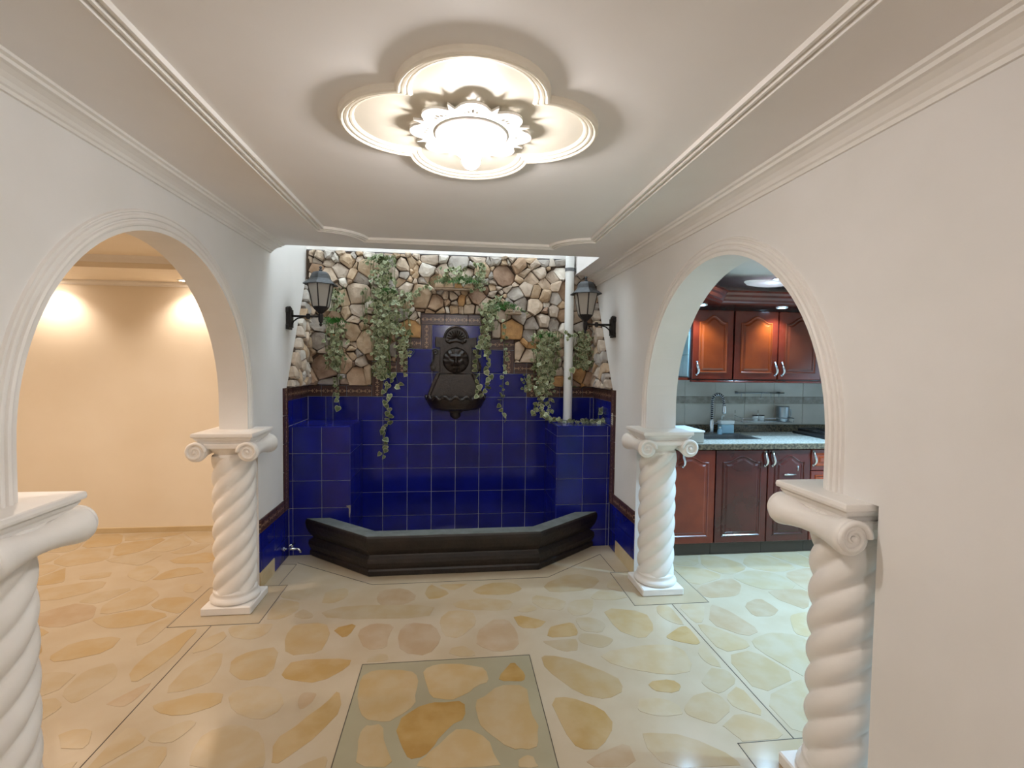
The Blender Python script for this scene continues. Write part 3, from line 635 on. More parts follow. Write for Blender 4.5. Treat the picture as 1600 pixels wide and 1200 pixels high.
# ================================================================== WALL LANTERNS
def glass_mat():
    m = bpy.data.materials.new('frosted_pane'); m.use_nodes = True; N, L = nt(m); b_ = N['Principled BSDF']
    b_.inputs['Base Color'].default_value = lin('#c8c1b8'); b_.inputs['Roughness'].default_value = 0.25; b_.inputs['Alpha'].default_value = 0.55
    return m
PANE = glass_mat()
def make_lantern(label):
    t = thing('wall_lantern', label, 'lantern', group='black wall lanterns')
    b = B().prism([(-.045, -.085), (.045, -.085), (.045, -.05), (.038, -.04), (.038, .04), (.045, .05), (.045, .085), (.0, .098), (-.045, .085), (-.045, .05), (-.038, .04), (-.038, -.04), (-.045, -.05)], 0, .022, lambda a, z, h: (h, a, z))
    b.prism([(-.03, -.07), (.03, -.07), (.03, .07), (-.03, .07)], .022, .036, lambda a, z, h: (h, a, z)); b.obj('wall_plate', BLACK, t)
    b = B().tube([(.03, 0, .022), (.25, 0, .022)], .0085, 8)
    b.tube([(.03, 0, -.055), (.045, 0, -.02), (.075, 0, .004), (.12, 0, .016), (.16, 0, .02)], .006, 6)
    b.lathe([(.012, .002), (.016, .01), (.016, .034), (.012, .042)], 10, (.155, 0, 0)); b.obj('arm', BLACK, t, True)
    X = .252
    b = B().lathe([(.004, -.055), (.010, -.046), (.012, -.036), (.007, -.028), (.016, -.02), (.020, .0), (.020, .035), (.015, .045), (.022, .052), (.050, .078), (.062, .092), (.064, .1)], 6, (X, 0, 0), a0=PI/6, a1=PI/6+2*PI); b.obj('cup', BLACK, t)
    hx = lambda r, z: [(X+r*math.cos(PI/6+k*PI/3), r*math.sin(PI/6+k*PI/3), z) for k in range(6)]
    lo, hi = hx(.060, .098), hx(.098, .278)
    fr = B()
    for k in range(6): fr.tube([lo[k], hi[k]], .0055, 5)
    for ring in (lo, hi):
        for k in range(6): fr.tube([ring[k], ring[(k+1) % 6]], .005, 5)
    fr.obj('frame', BLACK, t)
    for k in range(6):
        a, c, d, e = lo[k], lo[(k+1) % 6], hi[(k+1) % 6], hi[k]
        n = Vector(((a[0]+c[0])/2-X, (a[1]+c[1])/2, 0)).normalized()*.002
        B().loops([[Vector(p)-n for p in (a, c, d, e)], [Vector(p)+n for p in (a, c, d, e)]]).obj('pane', PANE, t)
    B().lathe([(.013, .098), (.013, .18), (.010, .19), (.014, .2), (.008, .225), (.002, .235)], 10, (X, 0, 0)).obj('candle_bulb', M('bulb_glass_off', '#b7b0a6', .3), t, True)
    b = B().lathe([(.095, .276), (.134, .268), (.136, .274), (.098, .300), (.082, .318), (.070, .352), (.058, .368), (.030, .376), (.012, .378)], 6, (X, 0, 0), a0=PI/6, a1=PI/6+2*PI)
    b.lathe([(.012, .376), (.014, .39), (.006, .396), (.012, .406), (.008, .416), (.002, .42)], 8, (X, 0, 0)); b.obj('hood', CAPM, t)
    return t
lan = make_lantern('black wall lantern on the left courtyard wall, glass panes, standing over its bracket arm')
lan.location = (XL, 4.07, 1.885)
dup(lan, (XR, 4.03, 1.868), 'black wall lantern on the right courtyard wall beside the white pipe', rz=PI)

# ================================================================== WALL FOUNTAIN
def wall_fountain():
    t = thing('wall_fountain', 'dark cast wall fountain with lion mask, shell top and scalloped bowl on blue tiles', 'fountain', (0.02, YB, 0))
    yb = 0.002
    half = [(0.106*math.sin(a*PI/20), 1.779+0.106*math.cos(a*PI/20)) for a in range(0, 11)] + [(.118, 1.785), (.150, 1.785), (.186, 1.790), (.190, 1.742), (.186, 1.700), (.146, 1.698), (.146, 1.470), (.178, 1.455), (.205, 1.40), (.235, 1.32), (.258, 1.250), (.24, 1.20)]
    poly = half+[(-x, z) for x, z in half[::-1]][:-1]
    b = B().loops([[(x, yb-h, 1.45+(z-1.45)*k if 0 else z) for x, z in [(p[0]*s, p[1]) for p in poly]] for h, s, k in ((0, 1, 1), (.034, 1, 1), (.042, .97, 1))])
    b.obj('backplate', CAST, t)
    # arched rim and shell
    b = B().tube([(.104*math.cos(a*PI/24), -.044, 1.779+.104*math.sin(a*PI/24)) for a in range(25)], .011, 8)
    for k in range(9):
        a = PI*(.08+.84*k/8); pts = []; rr = []
        for j in range(7):
            r = .016+.064*j/6; pts.append((r*math.cos(a), -.046-.018*math.sin(j/6*PI*.8), 1.768+r*math.sin(a))); rr.append(.004+.008*j/6)
        b.tube(pts, rr, 6)
    b.tube([(-.08, -.05, 1.752), (-.06, -.062, 1.742), (-.03, -.068, 1.752), (0, -.07, 1.758), (.03, -.068, 1.752), (.06, -.062, 1.742), (.08, -.05, 1.752)], [.012, .016, .014, .013, .014, .016, .012], 8)
    for s in (-1, 1): b.lathe([(.018, -.03), (.018, -.07), (.008, -.076)], 12, (s*.078, 0, 1.755), 'y')
    b.obj('shell_crest', CAST, t, True, sharp=60)
    # side scrolls and shoulder blocks
    for s in (-1, 1):
        b = B(); pts = []
        for k in range(40):
            u = k/39
            if u < .4: a = PI*.2+2.6*PI*(1-u/.4); r = .008+.020*u/.4; pts.append((s*(.186+r*math.cos(a)*1.0), -.028, 1.652+r*math.sin(a)))
            else:
                w_ = (u-.4)/.6; pts.append((s*(.186+.028*math.cos(PI*.2)+.0*w_+(-.02*math.sin(w_*PI))+.022*w_), -.028, 1.652+.016-.15*w_))
        b.tube(pts, .010, 6)
        b.prism([(.140, 1.672), (.182, 1.665), (.192, 1.60), (.215, 1.54), (.226, 1.505), (.216, 1.480), (.140, 1.470)], .0, .030, lambda x, z, h: (s*x, yb-h, z))
        b.lathe([(.024, -.02), (.026, -.036), (.012, -.042)], 12, (s*.205, 0, 1.502), 'y')
        b.obj('side_scroll', CAST, t, True, sharp=50)
        B().box(min(s*.128, s*.136), max(s*.128, s*.136), -.052, -.03, 1.46, 1.76).obj('edge_rib', CAST, t)
    # lion mask: a relief over a disc
    NR, NA = 18, 56; v = []; f = []
    g = lambda x, y, cx, cy, sx, sy: math.exp(-((x-cx)/sx)**2-((y-cy)/sy)**2)
    def H(x, y):
        r = math.hypot(x, y); a = math.atan2(y, x)
        h = .42*math.sqrt(max(0, 1-r*r))
        h += (.10+.05*math.sin(3*a))*math.sin(13*a+4*r)*max(0, min(1, (r-.45)/.25))*(1-.5*r)
        h += .34*g(x, y, 0, -.22, .22, .26)+.26*g(x, y, 0, .02, .09, .34)+.12*g(x, y, 0, -.16, .11, .07)
        for s in (-1, 1):
            h += .22*g(x, y, s*.26, .30, .22, .09)-.24*g(x, y, s*.25, .14, .13, .08)+.10*g(x, y, s*.25, .14, .06, .05)
            h += .16*g(x, y, s*.38, -.08, .18, .2)+.16*g(x, y, s*.15, -.33, .13, .11)+.14*g(x, y, s*.52, .48, .12, .14)
        h -= .20*g(x, y, 0, -.46, .20, .05); h += .14*g(x, y, 0, -.60, .15, .08)
        return h
    for i in range(NR+1):
        r = i/NR
        for k in range(NA):
            a = 2*PI*k/NA; x, y = r*math.cos(a), r*math.sin(a); v.append((x*.120, -.042-.085*max(0, H(x, y)), 1.578+y*.118))
    for i in range(NR):
        for k in range(NA): j = (k+1) % NA; f.append((i*NA+k, i*NA+j, (i+1)*NA+j, (i+1)*NA+k))
    B().add(v, f).obj('lion_mask', CAST, t, True)
    # apron under the mask
    B().loops([[(-.15, -.042, 1.46), (.15, -.042, 1.46), (.238, -.046, 1.25), (-.238, -.046, 1.25)], [(-.14, -.058, 1.45), (.14, -.058, 1.45), (.226, -.062, 1.25), (-.226, -.062, 1.25)]]).obj('apron', CAST, t)
    # bowl
    b = B().lathe([(.20, 1.236), (.262, 1.240), (.272, 1.232), (.262, 1.20), (.236, 1.15), (.215, 1.132), (.13, 1.118), (.055, 1.112)], 36, (0, yb, 0), a0=PI, a1=2*PI, sy=.78)
    bo = b.obj('bowl', CAST, t, True, sharp=45)
    pts = [(.268*math.cos(PI+PI*k/120), yb+.268*.78*math.sin(PI+PI*k/120), 1.238+.014*math.sin(k/120*PI*17)) for k in range(121)]
    B().tube(pts, .0135, 7).obj('scalloped_rim', CAST, bo, True)
    B().lathe([(.075, 1.118), (.060, 1.10), (.046, 1.092), (.050, 1.075), (.042, 1.055), (.022, 1.040), (.008, 1.034)], 20, (0, yb, 0), a0=PI, a1=2*PI).obj('drop_finial', CAST, t, True)
    return t
wall_fountain()

# ================================================================== LOW BASIN CURB
def curb():
    t = thing('basin_curb', 'low dark brown moulded basin curb with grey top, in front of the blue tiled wall', 'basin', (0, 0, 0))
    pth = [(-1.115, 4.042), (-.598, 3.60), (.647, 3.612), (1.178, 4.042)]
    def off(d):
        o = []
        for i, p in enumerate(pth):
            ns = []
            for a, c in ((i-1, i), (i, i+1)):
                if 0 <= a and c < len(pth):
                    e = Vector((pth[c][0]-pth[a][0], pth[c][1]-pth[a][1])).normalized(); ns.append(Vector((e.y, -e.x)))
            if len(ns) == 1:
                # ends are cut along the pier face (a line of constant y)
                n = ns[0]; e = Vector((-n.y, n.x)); m = n*d; s = -m.y/e.y if abs(e.y) > 1e-6 else 0; m = m+e*s
            else:
                m = ns[0]+ns[1]; m = m*(d*2/m.length_squared)
            o.append((p[0]+m.x, p[1]+m.y))
        return o
    prof = [(-.10, 0.001), (0, 0.001), (.010, .012), (.010, .04), (.002, .052), (.012, .075), (.018, .10), (.014, .128), (-.004, .145), (-.008, .155), (.0, .168), (.016, .195), (.026, .225), (.032, .262), (.030, .288), (.022, .298), (-.085, .298), (-.10, .285)]
    L = [[(x, y, z) for x, y in off(d)] for d, z in prof]
    n = len(prof); rings = [[L[k][i] for k in range(n)] for i in range(4)]
    b = B().loops(rings); b.obj('curb_body', CONC, t)
    a, c = off(-.09), off(.024)
    b = B()
    for i in range(3): b.loops([[(*a[i], z), (*c[i], z), (*c[i+1], z), (*a[i+1], z)] for z in (.2985, .303)])
    b.obj('coping', CONCT, t)
curb()

# garden tap on the left wall, drain pipe
t = thing('garden_tap', 'small chrome garden tap low on the blue tiles left of the basin curb', 'tap', (XL+.008, 3.93, .10))
b = B().tube([(0, 0, 0), (.10, 0, 0)], .009, 10); b.lathe([(.018, 0), (.018, .006), (.01, .01)], 12, (0, 0, 0), 'x'); b.tube([(.085, 0, 0), (.11, 0, -.004), (.122, 0, -.016), (.124, 0, -.03)], .009, 8); b.obj('spout', CHROME, t, True)
b = B().tube([(.06, 0, 0), (.06, 0, .03)], .007, 8); b.tube([(.045, -.025, .034), (.075, .025, .034)], .006, 6); b.obj('handle', CHROME, t, True)
t = thing('drain_pipe', 'white plastic drain pipe rising from the right tiled pier past the ceiling', 'pipe', (1.055, 4.478, 1.037))
B().lathe([(.041, 0), (.041, 2.9)], 24).obj('pipe', PVC, t, True, sharp=60)
b = B().lathe([(.0445, 1.37), (.0445, 1.40)], 20); b.box(.03, .09, -.004, .045, 1.372, 1.398); b.obj('pipe_clip', M('grey_metal_clip', '#6d6f72', .4, metal=.6), t)
tag(B().tube([(1.336, 3.985, 1.09+.09*k/24-.0+0) if 0 else (1.325+.004*math.sin(k*1.6), 3.99+.006*math.cos(k*1.6), 1.05+.10*k/24) for k in range(25)], .0042, 6).obj('wavy_white_coil', M('white_coil', '#d9d3c8', .7), None, True), 'short wavy white coil on the right listello beside the pier', 'cord')  # raised white coil where the border tile looks whitish

# ================================================================== PLANTS
def leaf_mat():
    m = bpy.data.materials.new('variegated_leaf'); m.use_nodes = True; N, L = nt(m); b_ = N['Principled BSDF']; b_.inputs['Roughness'].default_value = .5
    at = N.new('ShaderNodeAttribute'); at.attribute_name = 'Col'; L.new(at.outputs['Color'], b_.inputs['Base Color']); return m
LEAF = leaf_mat()
OUT = [(0, 0), (.30, -.10), (.52, .12), (.50, .42), (.26, .72), (0, 1.0), (-.26, .72), (-.50, .42), (-.52, .12), (-.30, -.10)]
def leaf_shape(s, green, edge, fold=.18):
    v = []; c = []
    for x, y in OUT: v.append(Vector((x*s, y*s, abs(x)*fold*s-.10*s*y*y))); c.append(edge)
    for x, y in OUT: v.append(Vector((x*.62*s, (y*.62+.16)*s, abs(x)*.62*fold*s+.01*s-.06*s*y*y))); c.append(green)
    v.append(Vector((0, .4*s, .0))); c.append(green)
    f = [(i, (i+1) % 10, 10+(i+1) % 10, 10+i) for i in range(10)]+[(10+i, 10+(i+1) % 10, 20) for i in range(10)]
    return v, f, c
def colmesh(name, v, f, c):
    me = raw(name, v, f); a = me.color_attributes.new('Col', 'FLOAT_COLOR', 'POINT')
    a.data.foreach_set('color', [x for q in c for x in (*q[:3], 1)]); me.materials.append(LEAF); return me
GREENS = [lin(h) for h in ('#6b764f', '#7c8560', '#4f5d36', '#858c68')]; EDGES = [lin(h) for h in ('#bdbd98', '#cbc9a9', '#aeb089', '#9da27b')]
LEAVES = [colmesh('ivy_leaf', *leaf_shape(.054, GREENS[i], EDGES[i])) for i in range(3)]
def orient(rnd, nrm=Vector((0, -1, 0)), droop=.9):
    """leaf hangs roughly tip-down, face towards the viewer's side of the wall, randomly turned"""
    m = Matrix.Rotation(PI/2, 3, 'X')                      # face (+z) -> -y, length (+y) -> +z
    m = Matrix.Rotation(PI+rnd.gauss(0, droop), 3, 'Y') @ m
    return Matrix.Rotation(rnd.gauss(0, .55), 3, 'Z') @ Matrix.Rotation(rnd.gauss(0, .45), 3, 'X') @ m
def ivy(label, root, masses, strands, singles, seed, fern=None, size=.031):
    """masses: (x0, x1, z0, z1, n) leafy areas; strands: polylines that carry foliage; singles: strands with leaves built one by one"""
    rnd = random.Random(seed); rx, ry, rz = root
    t = thing('hanging_ivy', label, 'ivy', root, group='ivy plants on the stone wall')
    v, f, c = [], [], []; stems = B()
    def put(p, s, dark=0):
        g = rnd.choice(GREENS); e = rnd.choice(EDGES)
        lv, lf, lc = leaf_shape(s, g, e); R3 = orient(rnd); k = len(v)
        v.extend([R3@q+p for q in lv]); f.extend([tuple(i+k for i in q) for q in lf]); c.extend(lc)
    for (x0, x1, z0, z1, n) in masses:
        n = int(n*2.0)
        for _ in range(n):
            u = rnd.random(); z = z1+(z0-z1)*u; w_ = (1-.25*u)
            x = (x0+x1)/2+rnd.gauss(0, .36)*(x1-x0)/1.6*w_; x = min(max(x, x0), x1)
            put(Vector((x-rx, -rnd.uniform(.0, .07), z-rz)), size*rnd.uniform(.7, 1.25))
        for _ in range(max(3, n//16)):
            x = rnd.uniform(x0, x1); stems.tube([(x-rx+rnd.gauss(0, .01), -.012-.02*rnd.random(), z1-rz+(z0-z1)*k/5) for k in range(6)], .0022, 4)
    def walk(pts, step):
        out = []
        for a, d in zip(pts, pts[1:]):
            a, d = Vector(a), Vector(d); n = max(1, int((d-a).length/step)); out += [a+(d-a)*k/n for k in range(n)]
        return out+[Vector(pts[-1])]
    for pts, dens in strands:
        P = [Vector(q)-Vector(root) for q in pts]; w_ = walk(P, dens*.7); stems.tube([q for q in P], .0024, 4)
        for q in w_:
            put(q+Vector((rnd.uniform(-.03, .03), -rnd.uniform(0, .03), rnd.uniform(-.015, .015))), size*rnd.uniform(.85, 1.3))
    for pts, dens in singles:
        P = [Vector(q)-Vector(root) for q in pts]; stems.tube(P, .0022, 4)
        for i, q in enumerate(walk(P, dens)):
            o = link('leaf', LEAVES[i % 3], None, t); s = rnd.uniform(.72, 1.08)
            m = (orient(rnd, droop=.55)*s).to_4x4(); m.translation = q+Vector((rnd.uniform(-.03, .03), -.012-rnd.random()*.02, 0)); o.matrix_local = m
    if v: stuff(link('foliage', colmesh('foliage', v, f, c), None, t))
    stuff(stems.obj('stems', STEM, t))
    if fern:
        for (fx, fz, n, ln, mat) in fern:
            b = B()
            for k in range(n):
                a = rnd.uniform(-1.25, 1.25); l = ln*rnd.uniform(.6, 1.1); pts = []
                for j in range(7):
                    u = j/6; pts.append(Vector((fx-rx+math.sin(a)*l*u, -.02-.09*u*rnd.uniform(.6, 1), fz-rz+math.cos(a)*l*u*.8-.9*l*u*u*.55)))
                b.tube(pts, .0018, 3)
                for j in range(1, 7):
                    for s in (-1, 1):
                        d = (pts[j]-pts[j-1]).normalized(); n_ = Vector((-d.z, -.15, d.x))*s; q = pts[j]; w_ = .011*(1.1-j/8); L_ = .030*(1.15-j/8)
                        e = q+n_*L_+d*.010
                        b.add([q-d*w_*.5, q+n_*L_*.5-d*w_*.3, e, q+n_*L_*.5+d*w_*.8, q+d*w_*.5], [(0, 1, 2, 3, 4)])
            stuff(b.obj('fronds', mat, t))
    return t
FERNG = M('fern_grey_green', '#6f7f58', .6, '#56683f', 15)
W = 4.50
ivy('small ivy with bright green fronds below the left lantern', (-1.03, W, 1.90), [(-1.13, -.93, 1.48, 1.88, 70), (-1.09, -.95, 2.0, 2.22, 16)], [([(-1.03, W, 1.55), (-1.02, W, 1.36), (-1.0, W-.01, 1.26)], .03)], [([(-1.02, W, 1.28), (-1.0, W, 1.16)], .045)], 1, [(-1.03, 1.89, 16, .15, FERN)], .032)
ivy('largest ivy cascading down the stone wall left of the lion fountain', (-.62, W, 2.10), [(-.80, -.38, 1.80, 2.20, 190), (-.73, -.56, 1.42, 1.85, 110), (-.52, -.36, 1.60, 1.85, 40), (-.74, -.52, 2.2, 2.5, 70)],
    [([(-.45, W, 2.1), (-.32, W, 2.2), (-.22, W, 2.26)], .02), ([(-.45, W, 1.66), (-.44, W, 1.46)], .03), ([(-.64, W, 1.45), (-.62, W, 1.36)], .025)],
    [([(-.60, W, 1.36), (-.58, W, 1.18), (-.56, W, 1.08), (-.61, W, .9), (-.62, W, .72)], .026), ([(-.52, W, 1.46), (-.49, W, 1.34)], .028)], 2, [(-.64, 2.43, 14, .17, FERNG), (-.56, 2.15, 12, .15, FERN)], .032)
ivy('low fern on the stone ledge above the lion fountain', (0.0, W-.02, 2.24), [(-.12, .16, 2.26, 2.42, 22), (.16, .30, 2.2, 2.45, 26)], [], [], 3, [(-.07, 2.27, 12, .17, FERNG), (.07, 2.27, 12, .16, FERN), (.17, 2.28, 9, .15, FERNG)], .032)
ivy('thin trailing ivy hanging over the right side of the lion fountain', (.50, W-.02, 2.06), [(.22, .40, 1.86, 2.10, 55), (.24, .33, 1.62, 1.9, 26)],
    [([(.5, W, 2.06), (.40, W-.05, 2.16), (.30, W-.04, 2.08)], .02), ([(.5, W-.02, 2.06), (.47, W-.05, 1.95), (.455, W-.02, 1.7), (.45, W, 1.4), (.44, W, 1.28)], .05)],
    [([(.31, W-.02, 1.75), (.315, W-.02, 1.45), (.27, W-.03, 1.28)], .034), ([(.22, W-.09, 1.80), (.20, W-.09, 1.5), (.20, W-.1, 1.27)], .04), ([(.44, W, 1.28), (.43, W, 1.18), (.47, W, 1.06)], .034)], 4, [(.48, 2.05, 10, .17, FERN), (.42, 2.05, 8, .15, FERNG)], .032)
ivy('bushy ivy falling from the stones onto the right tiled pier', (.82, W, 1.80), [(.71, .97, 1.50, 1.86, 150), (.72, .93, 1.28, 1.55, 80), (.62, .72, 1.30, 1.46, 14)],
    [([(.80, W, 1.3), (.80, W-.05, 1.15), (.84, W-.16, 1.07), (.93, 4.3, 1.06), (1.1, 4.24, 1.055), (1.30, 4.22, 1.06)], .012), ([(.88, W, 1.32), (.87, W-.04, 1.12)], .022)], [([(.77, W, 1.2), (.74, W-.06, 1.10)], .03), ([(1.28, 4.24, 1.06), (1.30, 4.3, 1.17)], .04)], 5, [(.83, 1.80, 10, .12, FERN)], .032)
ivy('sparse ivy on the stones between the white pipe and the right lantern', (1.19, W, 1.82), [(1.10, 1.29, 1.52, 1.86, 85)], [([(.99, 4.41, 1.86), (1.05, 4.40, 1.80), (1.10, 4.43, 1.84)], .025)], [([(1.06, 4.41, 1.52), (1.07, 4.41, 1.36)], .06)], 6, None, .031)
# ledges that carry them
rnd = random.Random(77)
def ledge(x0, x1, z, dpt=.12, stones=4):
    B().box(x0, x1, YB-dpt-.0, YB-.01, z-.018, z, .004).obj('ledge', WSTONE[1], wall_back)
    w_ = (x1-x0)/stones
    for k in range(stones):
        a = x0+k*w_; hh = rnd.uniform(.045, .085)
        rock([(a+.004, z), (a+w_-.004, z), (a+w_-.008, z+hh*.8), (a+w_*.5, z+hh), (a+.01, z+hh*.7)], .035, lambda p, q, h: (p, YB-dpt+.03-h, q), WSTONE[rnd.choice([1, 3, 7, 0])], wall_back, rnd)
ledge(-.175, .165, 2.225); ledge(.46, .61, 2.02, .13, 2); ledge(-.76, -.48, 2.03, .09, 3); ledge(-1.12, -.95, 1.84, .09, 2); ledge(.73, .95, 1.76, .09, 2)

# ================================================================== CEILING MEDALLION + LAMP
MC = (0.055, 1.765)
def quatre(d, r, n=18):
    # outline of four overlapping discs
    disc = 4*d*d-8*(d*d-r*r)
    c = (2*d+math.sqrt(disc))/4
    ph = math.atan2(c, c-d); o = []
    for q in range(4):
        for k in range(n):
            a = -ph+2*ph*k/n; x, y = d+r*math.cos(a), r*math.sin(a); ca, sa = math.cos(q*PI/2), math.sin(q*PI/2); o.append((x*ca-y*sa, x*sa+y*ca))
    return o
L = []
for r, z in ((.239, HC), (.2385, HC-.012), (.237, HC-.019), (.233, HC-.023), (.228, HC-.024), (.224, HC-.021), (.221, HC-.016), (.217, HC-.019), (.211, HC-.019), (.207, HC-.015), (.204, HC-.010), (.200, HC-.013), (.194, HC-.012), (.190, HC-.008), (.187, HC-.004)):
    L.append([(MC[0]+x, MC[1]+y, z) for x, y in quatre(.209, r)])
tag(B().loops(L).obj('ceiling_medallion', M('ivory_plaster', '#efe6d6', .5, '#eae0cf', 4), None), 'four-lobed ivory plaster medallion on the ceiling around the lamp', 'medallion')
def ceiling_lamp(name, loc, label, strength, down):
    t = thing(name, label, 'lamp', loc)
    WG = M('white_lamp_plaster', '#f4f1ea', .4)
    B().lathe([(.05, 0), (.05, -.006), (.03, -.010), (.028, -.02)], 20).obj('stem', WG, t, True, sharp=40)
    # pierced rosette: eight round petals with pointed leaves between, fan slots cut through
    o = []
    for k in range(8):
        a0 = k*PI/4
        for j in range(9):
            a = a0-.27+.54*j/8; rr = .168+.044*math.sin(PI*(j+.6)/9.2)**.6; o.append((rr*math.cos(a), rr*math.sin(a)))
        for a, rr in ((a0+.335, .176), (a0+PI/8, .210), (a0+PI/4-.335, .176)): o.append((rr*math.cos(a), rr*math.sin(a)))
    holes = []
    for k in range(8):
        for j in range(-2, 3):
            a = k*PI/4+j*.085; r0, r1 = .145, .182-.012*abs(j); w_ = .0065
            c, s = math.cos(a), math.sin(a); holes.append([(r0*c, r0*s), ((r0+r1)/2*c-w_*s, (r0+r1)/2*s+w_*c), (r1*c, r1*s), ((r0+r1)/2*c+w_*s, (r0+r1)/2*s-w_*c)])
        a = k*PI/4+PI/8
        for sg in (-1, 1):
            c, s = math.cos(a+sg*.05), math.sin(a+sg*.05); c2, s2 = math.cos(a+sg*.11), math.sin(a+sg*.11)
            holes.append([(.180*c, .180*s), (.150*c2, .150*s2), (.146*c2, .146*s2), (.174*c, .174*s)])
    from mathutils.geometry import delaunay_2d_cdt
    pv, pe = [], []
    for lp in [o]+holes:
        k0 = len(pv); pv += [Vector(q) for q in lp]; pe += [(k0+i, k0+(i+1) % len(lp)) for i in range(len(lp))]
    cv, _, cf, *_r = delaunay_2d_cdt(pv, pe, [], 0, 1e-6)
    bm = bmesh.new(); bv = [bm.verts.new((q.x, q.y, -.016)) for q in cv]
    for q in cf:
        c = ((cv[q[0]]+cv[q[1]]+cv[q[2]])/3)
        if inside(c, o) and not any(inside(c, h) for h in holes): bm.faces.new([bv[i] for i in q])
    r = bmesh.ops.extrude_face_region(bm, geom=bm.faces[:])
    bmesh.ops.translate(bm, verts=[q for q in r['geom'] if isinstance(q, bmesh.types.BMVert)], vec=(0, 0, -.008))
    link('rosette', fin(bm, 'rosette'), WG, t)
    B().lathe([(.125, -.024), (.125, -.030), (.112, -.035), (.100, -.030), (.094, -.034), (.082, -.042), (.066, -.038), (.045, -.038), (.036, -.048), (.028, -.060), (.024, -.066)], 40).obj('shade', WG, t, True, sharp=40)
    B().lathe([(.012, -.064), (.018, -.070), (.029, -.086), (.034, -.104), (.031, -.122), (.020, -.136), (.006, -.142)], 16).obj('bulb', EM('lamp_glow', WARM, strength), t, True)
    # the bulb throws most of its light downwards
    l = bpy.data.lights.new('bulb_beam', 'SPOT'); l.energy = down; l.color = WARM; l.spot_size = math.radians(179); l.spot_blend = 1.0; l.shadow_soft_size = .035
    q = bpy.data.objects.new('beam', l); COL.objects.link(q); q.parent = t; q.location = (0, 0, -.185)
    return t
ceiling_lamp('ceiling_lamp', (MC[0], MC[1], HC-.006), 'lit white ceiling lamp with pierced flower rosette under the medallion', BULB, DOWN)
ceiling_lamp('ceiling_lamp', (0.0, -1.4, HC), 'added unseen rosette lamp behind the viewer, brightens the near walls and ceiling', REAR_FILL, DOWN)  # unseen lamp, added to brighten walls and ceiling near the camera

# ================================================================== DOWNLIGHTS
def downlight(label, loc, col, power, group, size=.045, angle=110, blend=.6, aim=(0, 0, -1)):
    t = thing('downlight', label, 'downlight', loc, group=group)
    B().lathe([(size+.012, 0), (size+.010, -.006), (size, -.008), (size-.003, -.002)], 24, caps=False).obj('trim_ring', WPLASTIC, t, True)
    B().lathe([(.002, -.0035), (size-.004, -.0035), (size-.004, -.001)], 20).obj('lens', EM('downlight_glow', col, 30), t)
    l = bpy.data.lights.new('downlight', 'SPOT'); l.energy = power; l.color = col; l.spot_size = math.radians(angle); l.spot_blend = blend; l.shadow_soft_size = size*.7
    o = bpy.data.objects.new('beam', l); COL.objects.link(o); o.parent = t; o.location = (0, 0, -.02)
    o.rotation_euler = Vector(aim).to_track_quat('-Z', 'Y').to_euler()
    return t
for x, lb in ((-3.40, 'warm downlight at the far left of the living room soffit, washing the cream wall'), (-2.30, 'warm downlight seen as a bright spot beside the left arch'), (-4.3, 'warm downlight out of view near the living room corner')):
    downlight(lb, (x, 4.57, 2.235), WARM2, WARM_SPOT, 'living room downlights', aim=(0, .12, -1), angle=120, blend=.8)
for x, y in ((-2.4, 3.2), (-3.6, 2.4), (-2.4, 1.2)):
    downlight({3.2: 'warm ceiling downlight hidden above the left arch', 2.4: 'warm ceiling downlight in the middle of the living room', 1.2: 'warm ceiling downlight near the front of the living room'}[y], (x, y, 2.325), WARM2, WARM_SPOT*2.2, 'living room ceiling downlights', angle=150, blend=.5)

# ================================================================== KITCHEN
KL = 'kitchen downlights'
downlight('cool ceiling downlight at the right edge of the kitchen arch', (2.72, 3.90, 2.30), COOL, KITCHEN_SPOT*.3, KL, angle=80, blend=.5)
for x, y, l in ((2.75, 2.75, 'cool kitchen ceiling downlight hidden behind the arch, over the open floor'), (3.6, 2.9, 'cool kitchen ceiling downlight by the far kitchen wall'), (3.0, 1.4, 'cool kitchen ceiling downlight near the front of the kitchen')):
    downlight(l, (x, y, 2.30), COOL, KITCHEN_SPOT*1.3, KL, angle=105, blend=.5)
for x, y, l in ((2.78, 3.93, 'small cool spotlight under the cornice, over the middle cabinet doors'), (2.04, 3.90, 'small cool spotlight under the cornice at its left end')):
    downlight(l, (x, y, 2.062), COOL, KITCHEN_SPOT*.28, 'cornice spotlights', .035, angle=120, blend=.8)

def arch_panel(x0, x1, z0, z1, rise, n=12):
    """cathedral outline: straight sides, shoulders, ogee arch"""
    w_ = x1-x0; sh = z1-rise; p = [(x0, z0), (x1, z0), (x1, sh)]
    for k in range(n+1):
        u = k/n; s = 0.5-0.5*math.cos(2*PI*min(max((u-.08)/.84, 0), 1)); p.append((x1-w_*u, sh+rise*s))
    return p+[(x0, sh)]
def inset(p, d):
    c0 = (min(q[0] for q in p)+max(q[0] for q in p))/2; z0, z1 = min(q[1] for q in p), max(q[1] for q in p)
    w_ = max(q[0] for q in p)-c0; cz = (z0+z1)/2; hz = (z1-z0)/2
    return [(c0+(x-c0)*(w_-d)/w_, cz+(z-cz)*(hz-d)/hz) for x, z in p]
def handle(parent, x, z0, z1, y):
    b = B(); n = 12
    pts = [(x+.006*math.sin(k/n*2*PI), y-.006-.026*math.sin(k/n*PI)**.7, z0+(z1-z0)*k/n) for k in range(n+1)]
    b.tube(pts, [.0075+.0035*math.sin(k/n*PI) for k in range(n+1)], 8)
    for z in (z0, z1): b.lathe([(.010, .004), (.011, -.003), (.007, -.012)], 10, (x, y, z), 'y')
    b.obj('handle', CHROME, parent, True)
